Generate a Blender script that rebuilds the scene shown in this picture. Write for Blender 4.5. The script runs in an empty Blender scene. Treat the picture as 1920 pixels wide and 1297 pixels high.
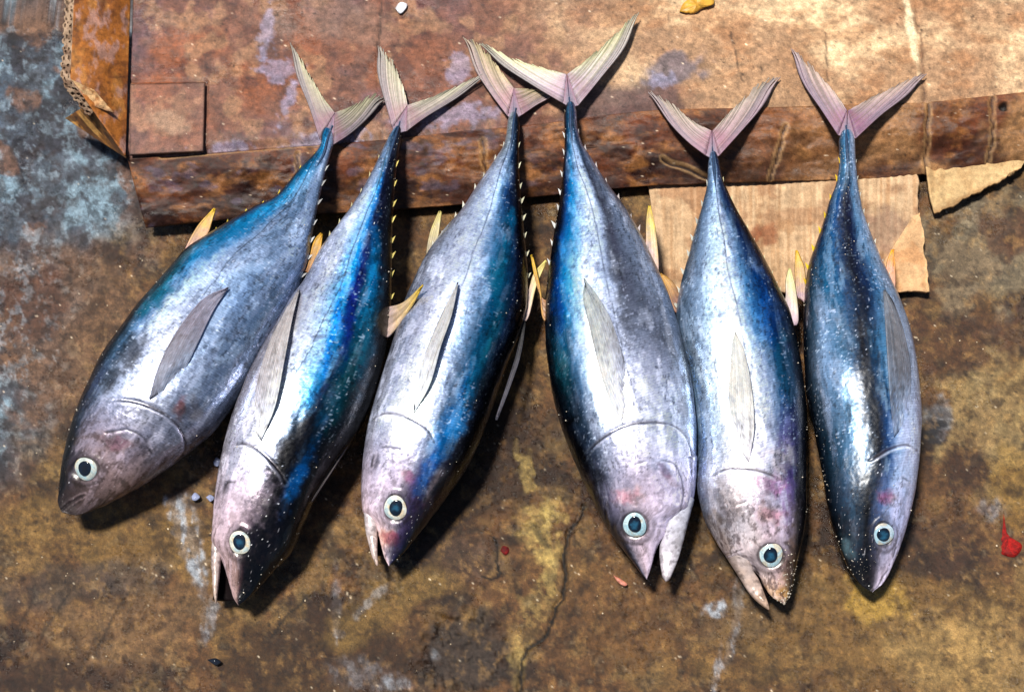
import bpy, math, random
import numpy as np
from mathutils import Vector

random.seed(4)
RNG = np.random.default_rng(11)
S = bpy.context.scene
COL = S.collection
R = math.radians

# ------------------------------------------------------------------ camera
DIST, TILT, HFOV = 1.62, R(24), R(36)
cam_data = bpy.data.cameras.new('camera')
cam_data.sensor_width = 36
cam_data.lens = 18 / math.tan(HFOV / 2)
cam_data.clip_start, cam_data.clip_end = 0.05, 200
cam = bpy.data.objects.new('camera', cam_data)
cam.location = (0, -DIST * math.sin(TILT), DIST * math.cos(TILT))
cam.rotation_euler = (TILT, 0, 0)
COL.objects.link(cam)
S.camera = cam

# ------------------------------------------------------------------ sky, sun, exposure
SUN_ELEV, SUN_AZ = R(74), R(-66)          # azimuth measured from +Y, negative = towards -X (left)
world = bpy.data.worlds.new('World')
S.world = world
world.use_nodes = True
nt = world.node_tree
nt.nodes.clear()
sky = nt.nodes.new('ShaderNodeTexSky')
sky.sky_type = 'NISHITA'
sky.sun_disc = False
sky.sun_elevation = SUN_ELEV
sky.sun_rotation = SUN_AZ
bg = nt.nodes.new('ShaderNodeBackground')
bg.inputs['Strength'].default_value = 0.05
wo = nt.nodes.new('ShaderNodeOutputWorld')
nt.links.new(sky.outputs[0], bg.inputs[0])
nt.links.new(bg.outputs[0], wo.inputs[0])
sd = bpy.data.lights.new('sun', 'SUN')
sd.energy = 5.0
sd.angle = R(9)
sd.color = (1.0, 0.95, 0.87)
sun = bpy.data.objects.new('sun', sd)
to_sun = Vector((math.sin(SUN_AZ) * math.cos(SUN_ELEV), math.cos(SUN_AZ) * math.cos(SUN_ELEV), math.sin(SUN_ELEV)))
sun.rotation_euler = (-to_sun).to_track_quat('-Z', 'Y').to_euler()
sun.location = to_sun * 5
COL.objects.link(sun)
S.render.engine = 'CYCLES'
S.view_settings.view_transform = 'Standard'
S.view_settings.look = 'None'
S.view_settings.exposure = 0.32
S.view_settings.gamma = 1

# ------------------------------------------------------------------ measuring: photo pixel <-> place
CP = np.array(cam.location)
FW = np.array((0, math.sin(TILT), -math.cos(TILT)))
RT = np.array((1.0, 0, 0))
UP = np.array((0, math.cos(TILT), math.sin(TILT)))
FPX = 960 / math.tan(HFOV / 2)


def at(px, py, z):
    """Point of the place seen at photo position (px, py) at height z (arrays allowed)."""
    px, py, z = np.broadcast_arrays(np.asarray(px, float), np.asarray(py, float), np.asarray(z, float))
    d = FW + ((px - 960) / FPX)[..., None] * RT + ((648.5 - py) / FPX)[..., None] * UP
    k = (z - CP[2]) / d[..., 2]
    return CP + d * k[..., None]


def measure(P):
    d = P - CP
    w = np.maximum(d @ FW, 0.15)
    return 960 + FPX * (d @ RT) / w, 648.5 - FPX * (d @ UP) / w


# ------------------------------------------------------------------ noise and paint helpers
_T = np.random.default_rng(5).random((64, 256, 256)).astype(np.float32)


def vn(x, y, seed=0):
    t = _T[seed % 64]
    xi, yi = np.floor(x).astype(int), np.floor(y).astype(int)
    fx, fy = x - xi, y - yi
    fx = fx * fx * (3 - 2 * fx)
    fy = fy * fy * (3 - 2 * fy)
    x0, x1, y0, y1 = xi & 255, (xi + 1) & 255, yi & 255, (yi + 1) & 255
    return (t[x0, y0] * (1 - fx) + t[x1, y0] * fx) * (1 - fy) + (t[x0, y1] * (1 - fx) + t[x1, y1] * fx) * fy


def fbm(x, y, oct=4, seed=0, gain=0.5):
    s, a, n = 0, 1.0, 0
    for o in range(oct):
        c, sn = math.cos(o * 0.7), math.sin(o * 0.7)
        f = 2.03 ** o
        s = s + a * vn((x * c - y * sn) * f + 17.3 * o, (x * sn + y * c) * f + 9.1 * o, seed + o)
        n += a
        a *= gain
    return s / n


def sst(e0, e1, x):
    t = np.clip((x - e0) / (e1 - e0), 0, 1)
    return t * t * (3 - 2 * t)


def lin(c):
    c = np.asarray(c, float) / 255
    return np.where(c <= 0.04045, c / 12.92, ((c + 0.055) / 1.055) ** 2.4)


def punch(c, pivot, power, gain=1.0):
    """Deepen darks and lift lights of a colour field about a pivot, keeping hue."""
    l = np.maximum(c.mean(-1, keepdims=True), 1e-4)
    return np.clip(c * (l / pivot) ** power * gain, 0, .95)


def mix(c, col, m):
    return c * (1 - m[..., None]) + lin(col) * m[..., None]


def blob(c, X, Y, cx, cy, rx, ry, ang, col, strength=1.0, rough=0.5, scale=25, seed=0, hard=0.3):
    a = R(ang)
    dx, dy = X - cx, Y - cy
    u = (dx * math.cos(a) + dy * math.sin(a)) / rx
    v = (-dx * math.sin(a) + dy * math.cos(a)) / ry
    d = np.sqrt(u * u + v * v)
    sel = d < 2.2
    if not sel.any():
        return c
    m = np.zeros_like(d)
    n = fbm(X[sel] / scale, Y[sel] / scale, 4, seed) - 0.5
    m[sel] = sst(1 + hard, 1 - hard, d[sel] + n * 2 * rough)
    return mix(c, col, m * strength)


def seg_dist(X, Y, pts):
    best = np.full(X.shape, 1e9)
    for (x0, y0), (x1, y1) in zip(pts[:-1], pts[1:]):
        dx, dy = x1 - x0, y1 - y0
        t = np.clip(((X - x0) * dx + (Y - y0) * dy) / (dx * dx + dy * dy + 1e-9), 0, 1)
        best = np.minimum(best, np.hypot(X - x0 - t * dx, Y - y0 - t * dy))
    return best


def smooth_poly(pts, n):
    """Catmull-Rom curve through pts, n samples evenly spread along its length."""
    p = np.asarray(pts, float)
    e = np.vstack([2 * p[0] - p[1], p, 2 * p[-1] - p[-2]])
    out = []
    for i in range(1, len(e) - 2):
        t = np.linspace(0, 1, 20, endpoint=False)[:, None]
        a, b, c, d = e[i - 1], e[i], e[i + 1], e[i + 2]
        out.append(0.5 * (2 * b + (c - a) * t + (2 * a - 5 * b + 4 * c - d) * t ** 2 + (3 * b - a - 3 * c + d) * t ** 3))
    o = np.vstack(out + [p[-1:]])
    L = np.r_[0, np.cumsum(np.hypot(*np.diff(o, axis=0)[:, :2].T))]
    q = np.linspace(0, L[-1], n)
    return np.stack([np.interp(q, L, o[:, k]) for k in range(o.shape[1])], 1)


def pchip(x, y, q):
    x, y = np.asarray(x, float), np.asarray(y, float)
    h = np.diff(x)
    dl = np.diff(y) / h
    m = np.zeros_like(y)
    m[0], m[-1] = dl[0], dl[-1]
    for i in range(1, len(x) - 1):
        if dl[i - 1] * dl[i] > 0:
            w1, w2 = 2 * h[i] + h[i - 1], h[i] + 2 * h[i - 1]
            m[i] = (w1 + w2) / (w1 / dl[i - 1] + w2 / dl[i])
    i = np.clip(np.searchsorted(x, q) - 1, 0, len(x) - 2)
    t = np.clip((q - x[i]) / h[i], 0, 1)
    return ((2 * t ** 3 - 3 * t ** 2 + 1) * y[i] + (t ** 3 - 2 * t ** 2 + t) * h[i] * m[i]
            + (-2 * t ** 3 + 3 * t ** 2) * y[i + 1] + (t ** 3 - t ** 2) * h[i] * m[i + 1])


# ------------------------------------------------------------------ mesh helpers
def grid_faces(n, m, wrap=False, off=0):
    i = np.arange(n - 1)[:, None]
    j = np.arange(m if wrap else m - 1)[None, :]
    j2 = (j + 1) % m
    return (np.stack([i * m + j, i * m + j2, (i + 1) * m + j2, (i + 1) * m + j], -1).reshape(-1, 4) + off)


def make_mesh(name, V, F, mat, parent=None, col=None, props=None, smooth=True, loc=None):
    """One mesh object. V (n,3) world points, F (k,4) or list of faces, col (n,3) linear colours."""
    V = np.asarray(V, float)
    if loc is not None:
        V = V - np.asarray(loc)
    me = bpy.data.meshes.new(name)
    if isinstance(F, np.ndarray):
        k, w = F.shape
        me.vertices.add(len(V))
        me.vertices.foreach_set('co', V.astype(np.float32).ravel())
        me.loops.add(k * w)
        me.loops.foreach_set('vertex_index', F.astype(np.int32).ravel())
        me.polygons.add(k)
        me.polygons.foreach_set('loop_start', np.arange(0, k * w, w, dtype=np.int32))
        me.polygons.foreach_set('loop_total', np.full(k, w, dtype=np.int32))
        me.update(calc_edges=True)
    else:
        me.from_pydata([tuple(v) for v in V], [], [tuple(f) for f in F])
    me.polygons.foreach_set('use_smooth', np.full(len(me.polygons), smooth))
    if col is not None:
        a = me.attributes.new('tint', 'FLOAT_COLOR', 'POINT')
        c = np.ones((len(V), 4), np.float32)
        c[:, :3] = np.clip(col, 0, 1)
        a.data.foreach_set('color', c.ravel())
    for pn, pv in (props or {}).items():
        a = me.attributes.new(pn, 'FLOAT', 'POINT')
        a.data.foreach_set('value', np.asarray(pv, np.float32).ravel())
    me.materials.append(mat)
    o = bpy.data.objects.new(name, me)
    COL.objects.link(o)
    if parent is not None:
        o.parent = parent
        o.matrix_parent_inverse.identity()
    if loc is not None:
        o.location = loc
    return o


def thing(name, label, cat, loc=(0, 0, 0), group=None):
    o = bpy.data.objects.new(name, None)
    o.empty_display_size = 0.05
    o.location = loc
    COL.objects.link(o)
    tag(o, label, cat, group)
    return o


def tag(o, label, cat, group=None):
    o['label'] = label
    o['category'] = cat
    if group:
        o['group'] = group
    return o


def solid(o, t, offset=-1.0):
    m = o.modifiers.new('thickness', 'SOLIDIFY')
    m.thickness = t
    m.offset = offset
    return o


# ------------------------------------------------------------------ materials
def mat_base(name):
    m = bpy.data.materials.new(name)
    m.use_nodes = True
    n = m.node_tree.nodes
    return m, n, m.node_tree.links, n['Principled BSDF']


def node(n, kind, **kw):
    x = n.new(kind)
    for k, v in kw.items():
        setattr(x, k, v)
    return x


def noise_tex(n, l, scale, detail=6, rough=0.6, vec=None):
    x = n.new('ShaderNodeTexNoise')
    x.inputs['Scale'].default_value = scale
    x.inputs['Detail'].default_value = detail
    x.inputs['Roughness'].default_value = rough
    if vec is not None:
        l.new(vec, x.inputs['Vector'])
    return x


def maprange(n, l, src, a, b, c, d):
    x = n.new('ShaderNodeMapRange')
    for i, v in zip((1, 2, 3, 4), (a, b, c, d)):
        x.inputs[i].default_value = v
    l.new(src, x.inputs[0])
    return x.outputs[0]


def surface_mat(name, rough=(0.35, 0.7), grain=900, grain_amt=0.35, bump=0.4, bump_dist=0.001, spec=0.5,
                metal=None, coat=0.0, coat_rough=0.2, wet_attr=False, sss=0.0, tint=None, mottle=None):
    """Procedural surface: painted-in tint attribute (or a fixed tint) broken up by fine noise, with fine relief."""
    m, n, l, p = mat_base(name)
    tc = node(n, 'ShaderNodeTexCoord')
    v = tc.outputs['Object']
    g = noise_tex(n, l, grain, 8, 0.72, v)
    g2 = noise_tex(n, l, grain * 0.17, 5, 0.6, v)
    if tint is None:
        a = node(n, 'ShaderNodeAttribute', attribute_name='tint')
        base = a.outputs['Color']
    else:
        c = node(n, 'ShaderNodeRGB')
        c.outputs[0].default_value = (*lin(tint), 1)
        base = c.outputs[0]
    f1 = maprange(n, l, g.outputs['Fac'], 0.36, 0.64, 1 - grain_amt, 1 + grain_amt)
    f2 = maprange(n, l, g2.outputs['Fac'], 0.3, 0.7, 1 - grain_amt * 0.6, 1 + grain_amt * 0.6)
    mu = node(n, 'ShaderNodeMath', operation='MULTIPLY')
    l.new(f1, mu.inputs[0])
    l.new(f2, mu.inputs[1])
    if mottle:
        g3 = noise_tex(n, l, mottle[0], 14, 0.8, v)
        f3 = maprange(n, l, g3.outputs['Fac'], 0.38, 0.62, 1 - mottle[1], 1 + mottle[1])
        mu3 = node(n, 'ShaderNodeMath', operation='MULTIPLY')
        l.new(mu.outputs[0], mu3.inputs[0])
        l.new(f3, mu3.inputs[1])
        mu = mu3
    vm = node(n, 'ShaderNodeVectorMath', operation='SCALE')
    l.new(base, vm.inputs[0])
    l.new(mu.outputs[0], vm.inputs['Scale'])
    l.new(vm.outputs[0], p.inputs['Base Color'])
    rr = maprange(n, l, g2.outputs['Fac'], 0.3, 0.7, rough[0], rough[1])
    if wet_attr:
        w = node(n, 'ShaderNodeAttribute', attribute_name='wet')
        mm = node(n, 'ShaderNodeMath', operation='MULTIPLY_ADD')
        l.new(w.outputs['Fac'], mm.inputs[0])
        mm.inputs[1].default_value = -0.45
        l.new(rr, mm.inputs[2])
        mx = node(n, 'ShaderNodeMath', operation='MAXIMUM')
        l.new(mm.outputs[0], mx.inputs[0])
        mx.inputs[1].default_value = 0.16
        rr = mx.outputs[0]
    l.new(rr, p.inputs['Roughness'])
    p.inputs['Specular IOR Level'].default_value = spec
    if metal == 'attr':
        w = node(n, 'ShaderNodeAttribute', attribute_name='metal')
        l.new(w.outputs['Fac'], p.inputs['Metallic'])
    elif metal:
        p.inputs['Metallic'].default_value = metal
    p.inputs['Coat Weight'].default_value = coat
    p.inputs['Coat Roughness'].default_value = coat_rough
    if sss:
        p.inputs['Subsurface Weight'].default_value = sss
        p.inputs['Subsurface Radius'].default_value = (0.004, 0.002, 0.0015)
    b = node(n, 'ShaderNodeBump')
    b.inputs['Strength'].default_value = bump
    b.inputs['Distance'].default_value = bump_dist
    ad = node(n, 'ShaderNodeMath', operation='ADD')
    l.new(g.outputs['Fac'], ad.inputs[0])
    l.new(g2.outputs['Fac'], ad.inputs[1])
    if mottle:
        ad2 = node(n, 'ShaderNodeMath', operation='MULTIPLY_ADD')
        l.new(g3.outputs['Fac'], ad2.inputs[0])
        ad2.inputs[1].default_value = 2.5
        l.new(ad.outputs[0], ad2.inputs[2])
        ad = ad2
    l.new(ad.outputs[0], b.inputs['Height'])
    l.new(b.outputs[0], p.inputs['Normal'])
    if coat:
        b2 = node(n, 'ShaderNodeBump')
        b2.inputs['Strength'].default_value = bump * 0.5
        b2.inputs['Distance'].default_value = bump_dist
        l.new(g2.outputs['Fac'], b2.inputs['Height'])
        l.new(b2.outputs[0], p.inputs['Coat Normal'])
    return m


M_GROUND = surface_mat('wet_stone', (0.5, 0.8), 1100, 0.45, 0.8, 0.0012, 0.5, wet_attr=True, mottle=(70, .42))
M_CARD = surface_mat('soaked_cardboard', (0.6, 0.85), 1000, 0.35, 0.6, 0.0007, 0.35, wet_attr=True, mottle=(80, .38))
M_DRYCARD = surface_mat('dry_cardboard', (0.75, 0.95), 800, 0.18, 0.4, 0.0005, 0.25, mottle=(60, .3))
M_SKIN = surface_mat('fish_skin', (0.24, 0.36), 1900, 0.12, 0.24, 0.0003, 0.5, metal='attr', coat=0.12, coat_rough=0.2)
M_FIN = surface_mat('fin_membrane', (0.35, 0.6), 1200, 0.22, 0.4, 0.0004, 0.45, sss=0.1)
M_IRIS = surface_mat('eye_iris', (0.12, 0.25), 900, 0.3, 0.15, 0.0002, 0.6, coat=1.0, coat_rough=0.04)
M_PUPIL = surface_mat('eye_pupil', (0.05, 0.1), 500, 0.3, 0.02, 0.0001, 0.7, coat=1.0, coat_rough=0.03)
M_MOUTH = surface_mat('mouth_lining', (0.7, 0.9), 600, 0.4, 0.4, 0.0006, 0.1, tint=(14, 7, 8))
M_GRIT = surface_mat('sand_grit', (0.4, 0.7), 900, 0.2, 0.2, 0.0003, 0.5)
M_BLOOD = surface_mat('blood_red', (0.6, 0.85), 500, 0.6, 0.6, 0.0006, 0.2)
M_ICE = surface_mat('ice_chip', (0.1, 0.3), 400, 0.15, 0.4, 0.0006, 0.6, tint=(140, 148, 180))

# ------------------------------------------------------------------ ground
CRACK = [(1098, 948), (1085, 970), (1066, 1000), (1058, 1040), (1062, 1075), (1055, 1120), (1042, 1140),
         (1034, 1170), (1020, 1195), (990, 1215), (978, 1240), (976, 1300), (960, 1380)]
CRACK2 = [(925, 1003), (933, 1020), (932, 1050), (937, 1078), (922, 1083), (905, 1078)]


def ground_paint(X, Y):
    n1 = fbm(X / 260, Y / 260, 5, 1)
    n2 = fbm(X / 70, Y / 70, 5, 7)
    n3 = fbm(X / 22, Y / 22, 4, 12)
    n4 = fbm(X / 7, Y / 7, 3, 16)
    c = np.broadcast_to(lin((108, 74, 46)), X.shape + (3,)).copy()
    c = mix(c, (62, 40, 27), sst(0.50, 0.68, n2))
    c = mix(c, (128, 98, 58), sst(0.52, 0.66, fbm(X / 110, Y / 110, 5, 20)) * 0.5)
    c = mix(c, (146, 120, 78), sst(0.56, 0.70, fbm(X / 55, Y / 55, 5, 23)) * 0.35)
    c = mix(c, (46, 30, 22), sst(0.56, 0.70, n3) * 0.6)
    c = mix(c, (140, 120, 95), sst(0.60, 0.75, n3 * 0.6 + n4 * 0.4) * 0.5)
    mt = fbm(X / 26, Y / 22, 6, 15, .66)
    mt2 = fbm(X / 15, Y / 18, 5, 26, .66)
    # sky reflected in the wet upper left, painted in as cold blue-grey
    blue = sst(380, 120, X + 0.5 * Y - 130 + (n1 - 0.5) * 300 + (n2 - 0.5) * 160)
    blue = np.maximum(blue, sst(1.25, .55, np.hypot((X - 110) / 250, (Y - 300) / 190) + (n2 - .5) * .9))
    c = mix(c, (72, 88, 104), blue * 0.85)
    c = mix(c, (116, 138, 152), blue * sst(0.52, 0.66, fbm(X / 45, Y / 45, 5, 31)) * 0.8)
    c = mix(c, (52, 50, 60), blue * sst(0.52, 0.64, fbm(X / 38, Y / 38, 5, 36)) * 0.8)
    c = mix(c, (120, 86, 66), blue * sst(0.57, 0.66, fbm(X / 60, Y / 60, 5, 40)) * 0.75)
    # sandy brown left middle
    c = blob(c, X, Y, 110, 610, 160, 170, 20, (118, 88, 66), 0.75, 0.6, 60, 3)
    c = blob(c, X, Y, 60, 560, 70, 60, 0, (88, 52, 38), 0.6, 0.6, 30, 9)
    c = blob(c, X, Y, 90, 20, 150, 40, 0, (124, 92, 70), 0.7, 0.5, 40, 4)
    # ochre lower left
    c = blob(c, X, Y, 190, 1000, 200, 75, 10, (128, 98, 56), 0.7, 0.8, 60, 8)
    c = blob(c, X, Y, 230, 1190, 200, 90, -25, (124, 94, 66), 0.7, 0.7, 60, 10)
    c = blob(c, X, Y, 150, 1090, 150, 35, -10, (80, 70, 66), 0.6, 0.8, 50, 11)
    c = blob(c, X, Y, 70, 1270, 170, 40, 0, (58, 34, 24), 0.75, 0.6, 50, 12)
    # dark umber bottom centre, behind/under heads
    c = blob(c, X, Y, 600, 1230, 190, 90, 0, (66, 42, 26), 0.7, 0.7, 60, 14)
    c = blob(c, X, Y, 720, 1130, 150, 40, -30, (132, 104, 58), 0.55, 0.7, 50, 15)
    c = blob(c, X, Y, 860, 880, 170, 120, 0, (54, 34, 24), 0.75, 0.6, 60, 16)
    c = blob(c, X, Y, 1170, 1150, 110, 100, 0, (112, 78, 46), 0.7, 0.6, 40, 17)
    # cream vein
    for (x, y, rx, ry, a) in ((985, 880, 14, 45, -15), (1010, 975, 30, 45, 20), (1022, 1015, 18, 50, 0), (1040, 965, 30, 10, 5),
                              (1035, 1060, 16, 55, 8), (1012, 1130, 30, 30, 20), (985, 1190, 22, 50, 20), (970, 1250, 14, 40, 0)):
        c = blob(c, X, Y, x, y, rx, ry, a, (186, 160, 100), 0.40 if y < 1080 else 0.2, 1.0, 14, 21)
    c = blob(c, X, Y, 1012, 1000, 7, 30, -35, (110, 95, 60), 0.7, 0.4, 12, 5)
    # rough dark patch
    c = blob(c, X, Y, 872, 1225, 82, 72, 10, (70, 58, 52), 0.9, 0.6, 22, 22)
    c = blob(c, X, Y, 880, 1045, 55, 42, 0, (92, 70, 58), 0.6, 0.6, 22, 24)
    # right side: pale yellow and ochre films
    c = blob(c, X, Y, 1640, 1180, 340, 110, 0, (126, 96, 54), 0.6, 0.7, 70, 25)
    c = blob(c, X, Y, 1830, 1240, 150, 90, 0, (158, 128, 84), 0.6, 0.7, 60, 26)
    c = blob(c, X, Y, 1640, 1120, 60, 40, 10, (168, 134, 66), 0.6, 0.6, 30, 27)
    c = blob(c, X, Y, 1830, 480, 130, 110, 0, (128, 116, 96), 0.6, 0.9, 35, 28)
    c = blob(c, X, Y, 1830, 640, 120, 60, 0, (84, 52, 38), 0.65, 0.8, 30, 29)
    c = blob(c, X, Y, 1880, 430, 60, 40, 0, (92, 58, 40), 0.7, 0.8, 22, 30)
    c = blob(c, X, Y, 1860, 790, 90, 110, 15, (162, 138, 96), 0.5, 1.1, 34, 31)
    c = blob(c, X, Y, 1905, 900, 50, 80, 0, (146, 112, 56), 0.5, 0.8, 40, 32)
    c = blob(c, X, Y, 1760, 780, 26, 36, 0, (120, 124, 132), 0.8, 0.7, 18, 33)
    c = blob(c, X, Y, 1752, 805, 24, 24, 0, (34, 32, 40), 0.9, 0.8, 12, 34)
    c = blob(c, X, Y, 1800, 870, 40, 40, 0, (62, 36, 26), 0.75, 0.9, 24, 35)
    c = blob(c, X, Y, 1790, 1010, 60, 50, 0, (84, 56, 40), 0.7, 0.8, 30, 36)
    c = blob(c, X, Y, 1395, 1150, 90, 40, -10, (112, 88, 62), 0.6, 0.7, 40, 37)
    # chalky scrapes
    for (x, y, rx, ry, a, s) in ((350, 1010, 20, 75, -22, 0.75), (372, 1080, 14, 40, -10, 0.6), (340, 960, 26, 40, -30, .45),
                                 (390, 1160, 16, 40, 10, 0.45), (1342, 1140, 20, 17, 0, 0.85),
                                 (1378, 1180, 9, 75, 12, 0.45), (1345, 1260, 7, 45, 10, 0.5), (1385, 1110, 12, 30, 10, .4),
                                 (700, 1120, 8, 50, 45, 0.4), (630, 1130, 8, 60, 0, 0.35), (634, 1185, 12, 8, 0, 0.6),
                                 (1860, 950, 26, 20, 0, 0.35), (680, 1260, 60, 30, 10, .3), (810, 1225, 14, 10, 0, .4), (745, 1280, 30, 12, 0, .4)):
        k = sst(0.42, 0.6, fbm(X / 9, Y / 24, 4, 44))
        c = c * 1.0
        c2 = blob(c, X, Y, x, y, rx, ry, a, (150, 156, 168), s, 0.6, 14, 45)
        c = c + (c2 - c) * (0.25 + 0.75 * k)[..., None]
    # mid-size mottling of the worn stone
    c = mix(c, (56, 33, 20), sst(.50, .68, mt) * .5)
    c = mix(c, (158, 122, 76), sst(.54, .70, mt2) * .30 * (1 - blue))
    c = mix(c, (134, 152, 164), sst(.55, .67, mt2) * .40 * blue)
    c = mix(c, (30, 30, 38), sst(.55, .66, fbm(X / 19, Y / 19, 5, 38, .66)) * .5 * blue)
    # dark line scratches, cracks
    for pts, w, s in ((CRACK, 3.2, 0.95), (CRACK2, 2.4, 0.9), ([(590, 1108), (540, 1150), (505, 1195)], 2.2, 0.6),
                      ([(250, 1095), (215, 1145), (185, 1210)], 2.2, 0.45), ([(130, 1105), (95, 1160), (70, 1205)], 2.0, 0.45),
                      ([(55, 1130), (30, 1180), (5, 1230)], 2.0, .5),
                      ([(100, 480), (130, 500)], 2, 0.5), ([(30, 110), (60, 150)], 2, .3), ([(0, 338), (110, 338)], 1.4, .25)):
        d = seg_dist(X + (n4 - .5) * 8, Y + (n3 - .5) * 10, pts)
        c = mix(c, (24, 14, 10), sst(w * 1.6, w * 0.4, d) * s)
    # pale and dark specks
    sp = vn(X / 3.1, Y / 3.1, 50)
    c = mix(c, (206, 190, 168), sst(0.965, 0.99, sp) * 0.6)
    sp = vn(X / 4.3, Y / 4.3, 51)
    c = mix(c, (20, 14, 12), sst(0.93, 0.98, sp) * 0.6)
    c = c * (0.72 + 0.56 * fbm(X / 4, Y / 4, 3, 53))[..., None] * (0.8 + .4 * n2)[..., None]
    g_ = c.mean(-1, keepdims=True)
    c = np.clip(g_ + (c - g_) * 1.08, .002, 1) * (1 + (np.array([.95, .98, .95]) - 1) * (1 - blue[..., None]))
    return punch(c, .11, .42, .78), blue


def ground_relief(X, Y):
    h = (fbm(X / 160, Y / 160, 5, 2) - 0.5) * 0.010 + (fbm(X / 30, Y / 30, 5, 6) - 0.5) * 0.003 + (fbm(X / 8, Y / 8, 3, 9) - .5) * 0.0010
    n4 = fbm(X / 14, Y / 14, 4, 16) - .5
    d = seg_dist(X + n4 * 14, Y + n4 * 14, CRACK)
    cx = np.interp(Y, [p[1] for p in CRACK], [p[0] for p in CRACK])
    side = sst(-3, 3, X - cx + n4 * 14) * sst(940, 980, Y) * sst(1330, 1200, X)
    h += side * 0.005 * sst(160, 0, X - cx)
    h -= sst(7, 0, d) * 0.006
    h -= sst(3.5, 0, seg_dist(X + n4 * 10, Y + n4 * 10, CRACK2)) * 0.002
    k = np.hypot((X - 872) / 85, (Y - 1225) / 75) + n4 * 1.0
    h -= sst(1.15, 0.75, k) * (0.002 + 0.010 * fbm(X / 9, Y / 9, 4, 27, .65))
    k = np.hypot((X - 1150) / 45, (Y - 1220) / 50) + n4 * 1.6
    h -= sst(1.1, 0.8, k) * 0.002
    k = sst(0.55, 0.66, fbm(X / 20, Y / 20, 5, 33)) * sst(1.2, 0.6, np.hypot((X - 1150) / 130, (Y - 1100) / 160))
    h -= k * 0.0007
    # pits in the stone at upper left
    h -= sst(0.56, 0.80, fbm(X / 16, Y / 16, 5, 60, .6)) * 0.0025 * sst(500, 250, X) * sst(620, 420, Y)
    return h - 0.004


xs = np.r_[-8, -4, -2, -1.2, -0.9, np.linspace(-0.72, 0.72, 860), 0.9, 1.2, 2, 4, 8]
ys = np.r_[-6, -3, -1.5, -0.8, np.linspace(-0.5, 0.40, 550), 0.45, 0.52, 0.6, 0.8, 1.2, 2, 4, 8]
GX, GY = np.meshgrid(xs, ys, indexing='ij')
GP = np.stack([GX, GY, np.zeros_like(GX)], -1)
PX, PY = measure(GP)
inner = (np.abs(GX) < 1.3) & (GY > -0.85) & (GY < 1.3)
PX = np.where(inner, PX, GX * 1700 + 960)
PY = np.where(inner, PY, 648 - GY * 1500)
gc, gblue = ground_paint(PX, PY)
GP[..., 2] = ground_relief(PX, PY)
wet = sst(0.45, 0.62, fbm(PX / 120, PY / 120, 4, 71)) * 0.8 + gblue * 0.35
wet = np.maximum(wet, sst(1.2, 0.6, np.hypot((PX - 1500) / 420, (PY - 1130) / 120)) * 0.7)
ground = make_mesh('ground', GP.reshape(-1, 3), grid_faces(len(xs), len(ys))[:, ::-1], M_GROUND, None, gc.reshape(-1, 3), {'wet': wet})
if ground.data.polygons[0].normal.z < 0:
    ground.data.flip_normals()
ground['kind'] = 'structure'
ground['label'] = 'rough wet brown stone ground with blue-grey sky reflection painted at upper left'

# ------------------------------------------------------------------ flattened cardboard box
CARD_Z = 0.050
CREASE = [(238, 296), (380, 286), (560, 272), (700, 262), (850, 246), (1000, 232), (1215, 206), (1420, 200), (1580, 195), (1735, 190), (1920, 171), (2150, 148)]
LOWER = [(274, 428), (420, 413), (560, 405), (740, 392), (900, 381), (1060, 364), (1215, 349), (1440, 341), (1700, 330), (1920, 303), (2150, 276)]


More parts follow.
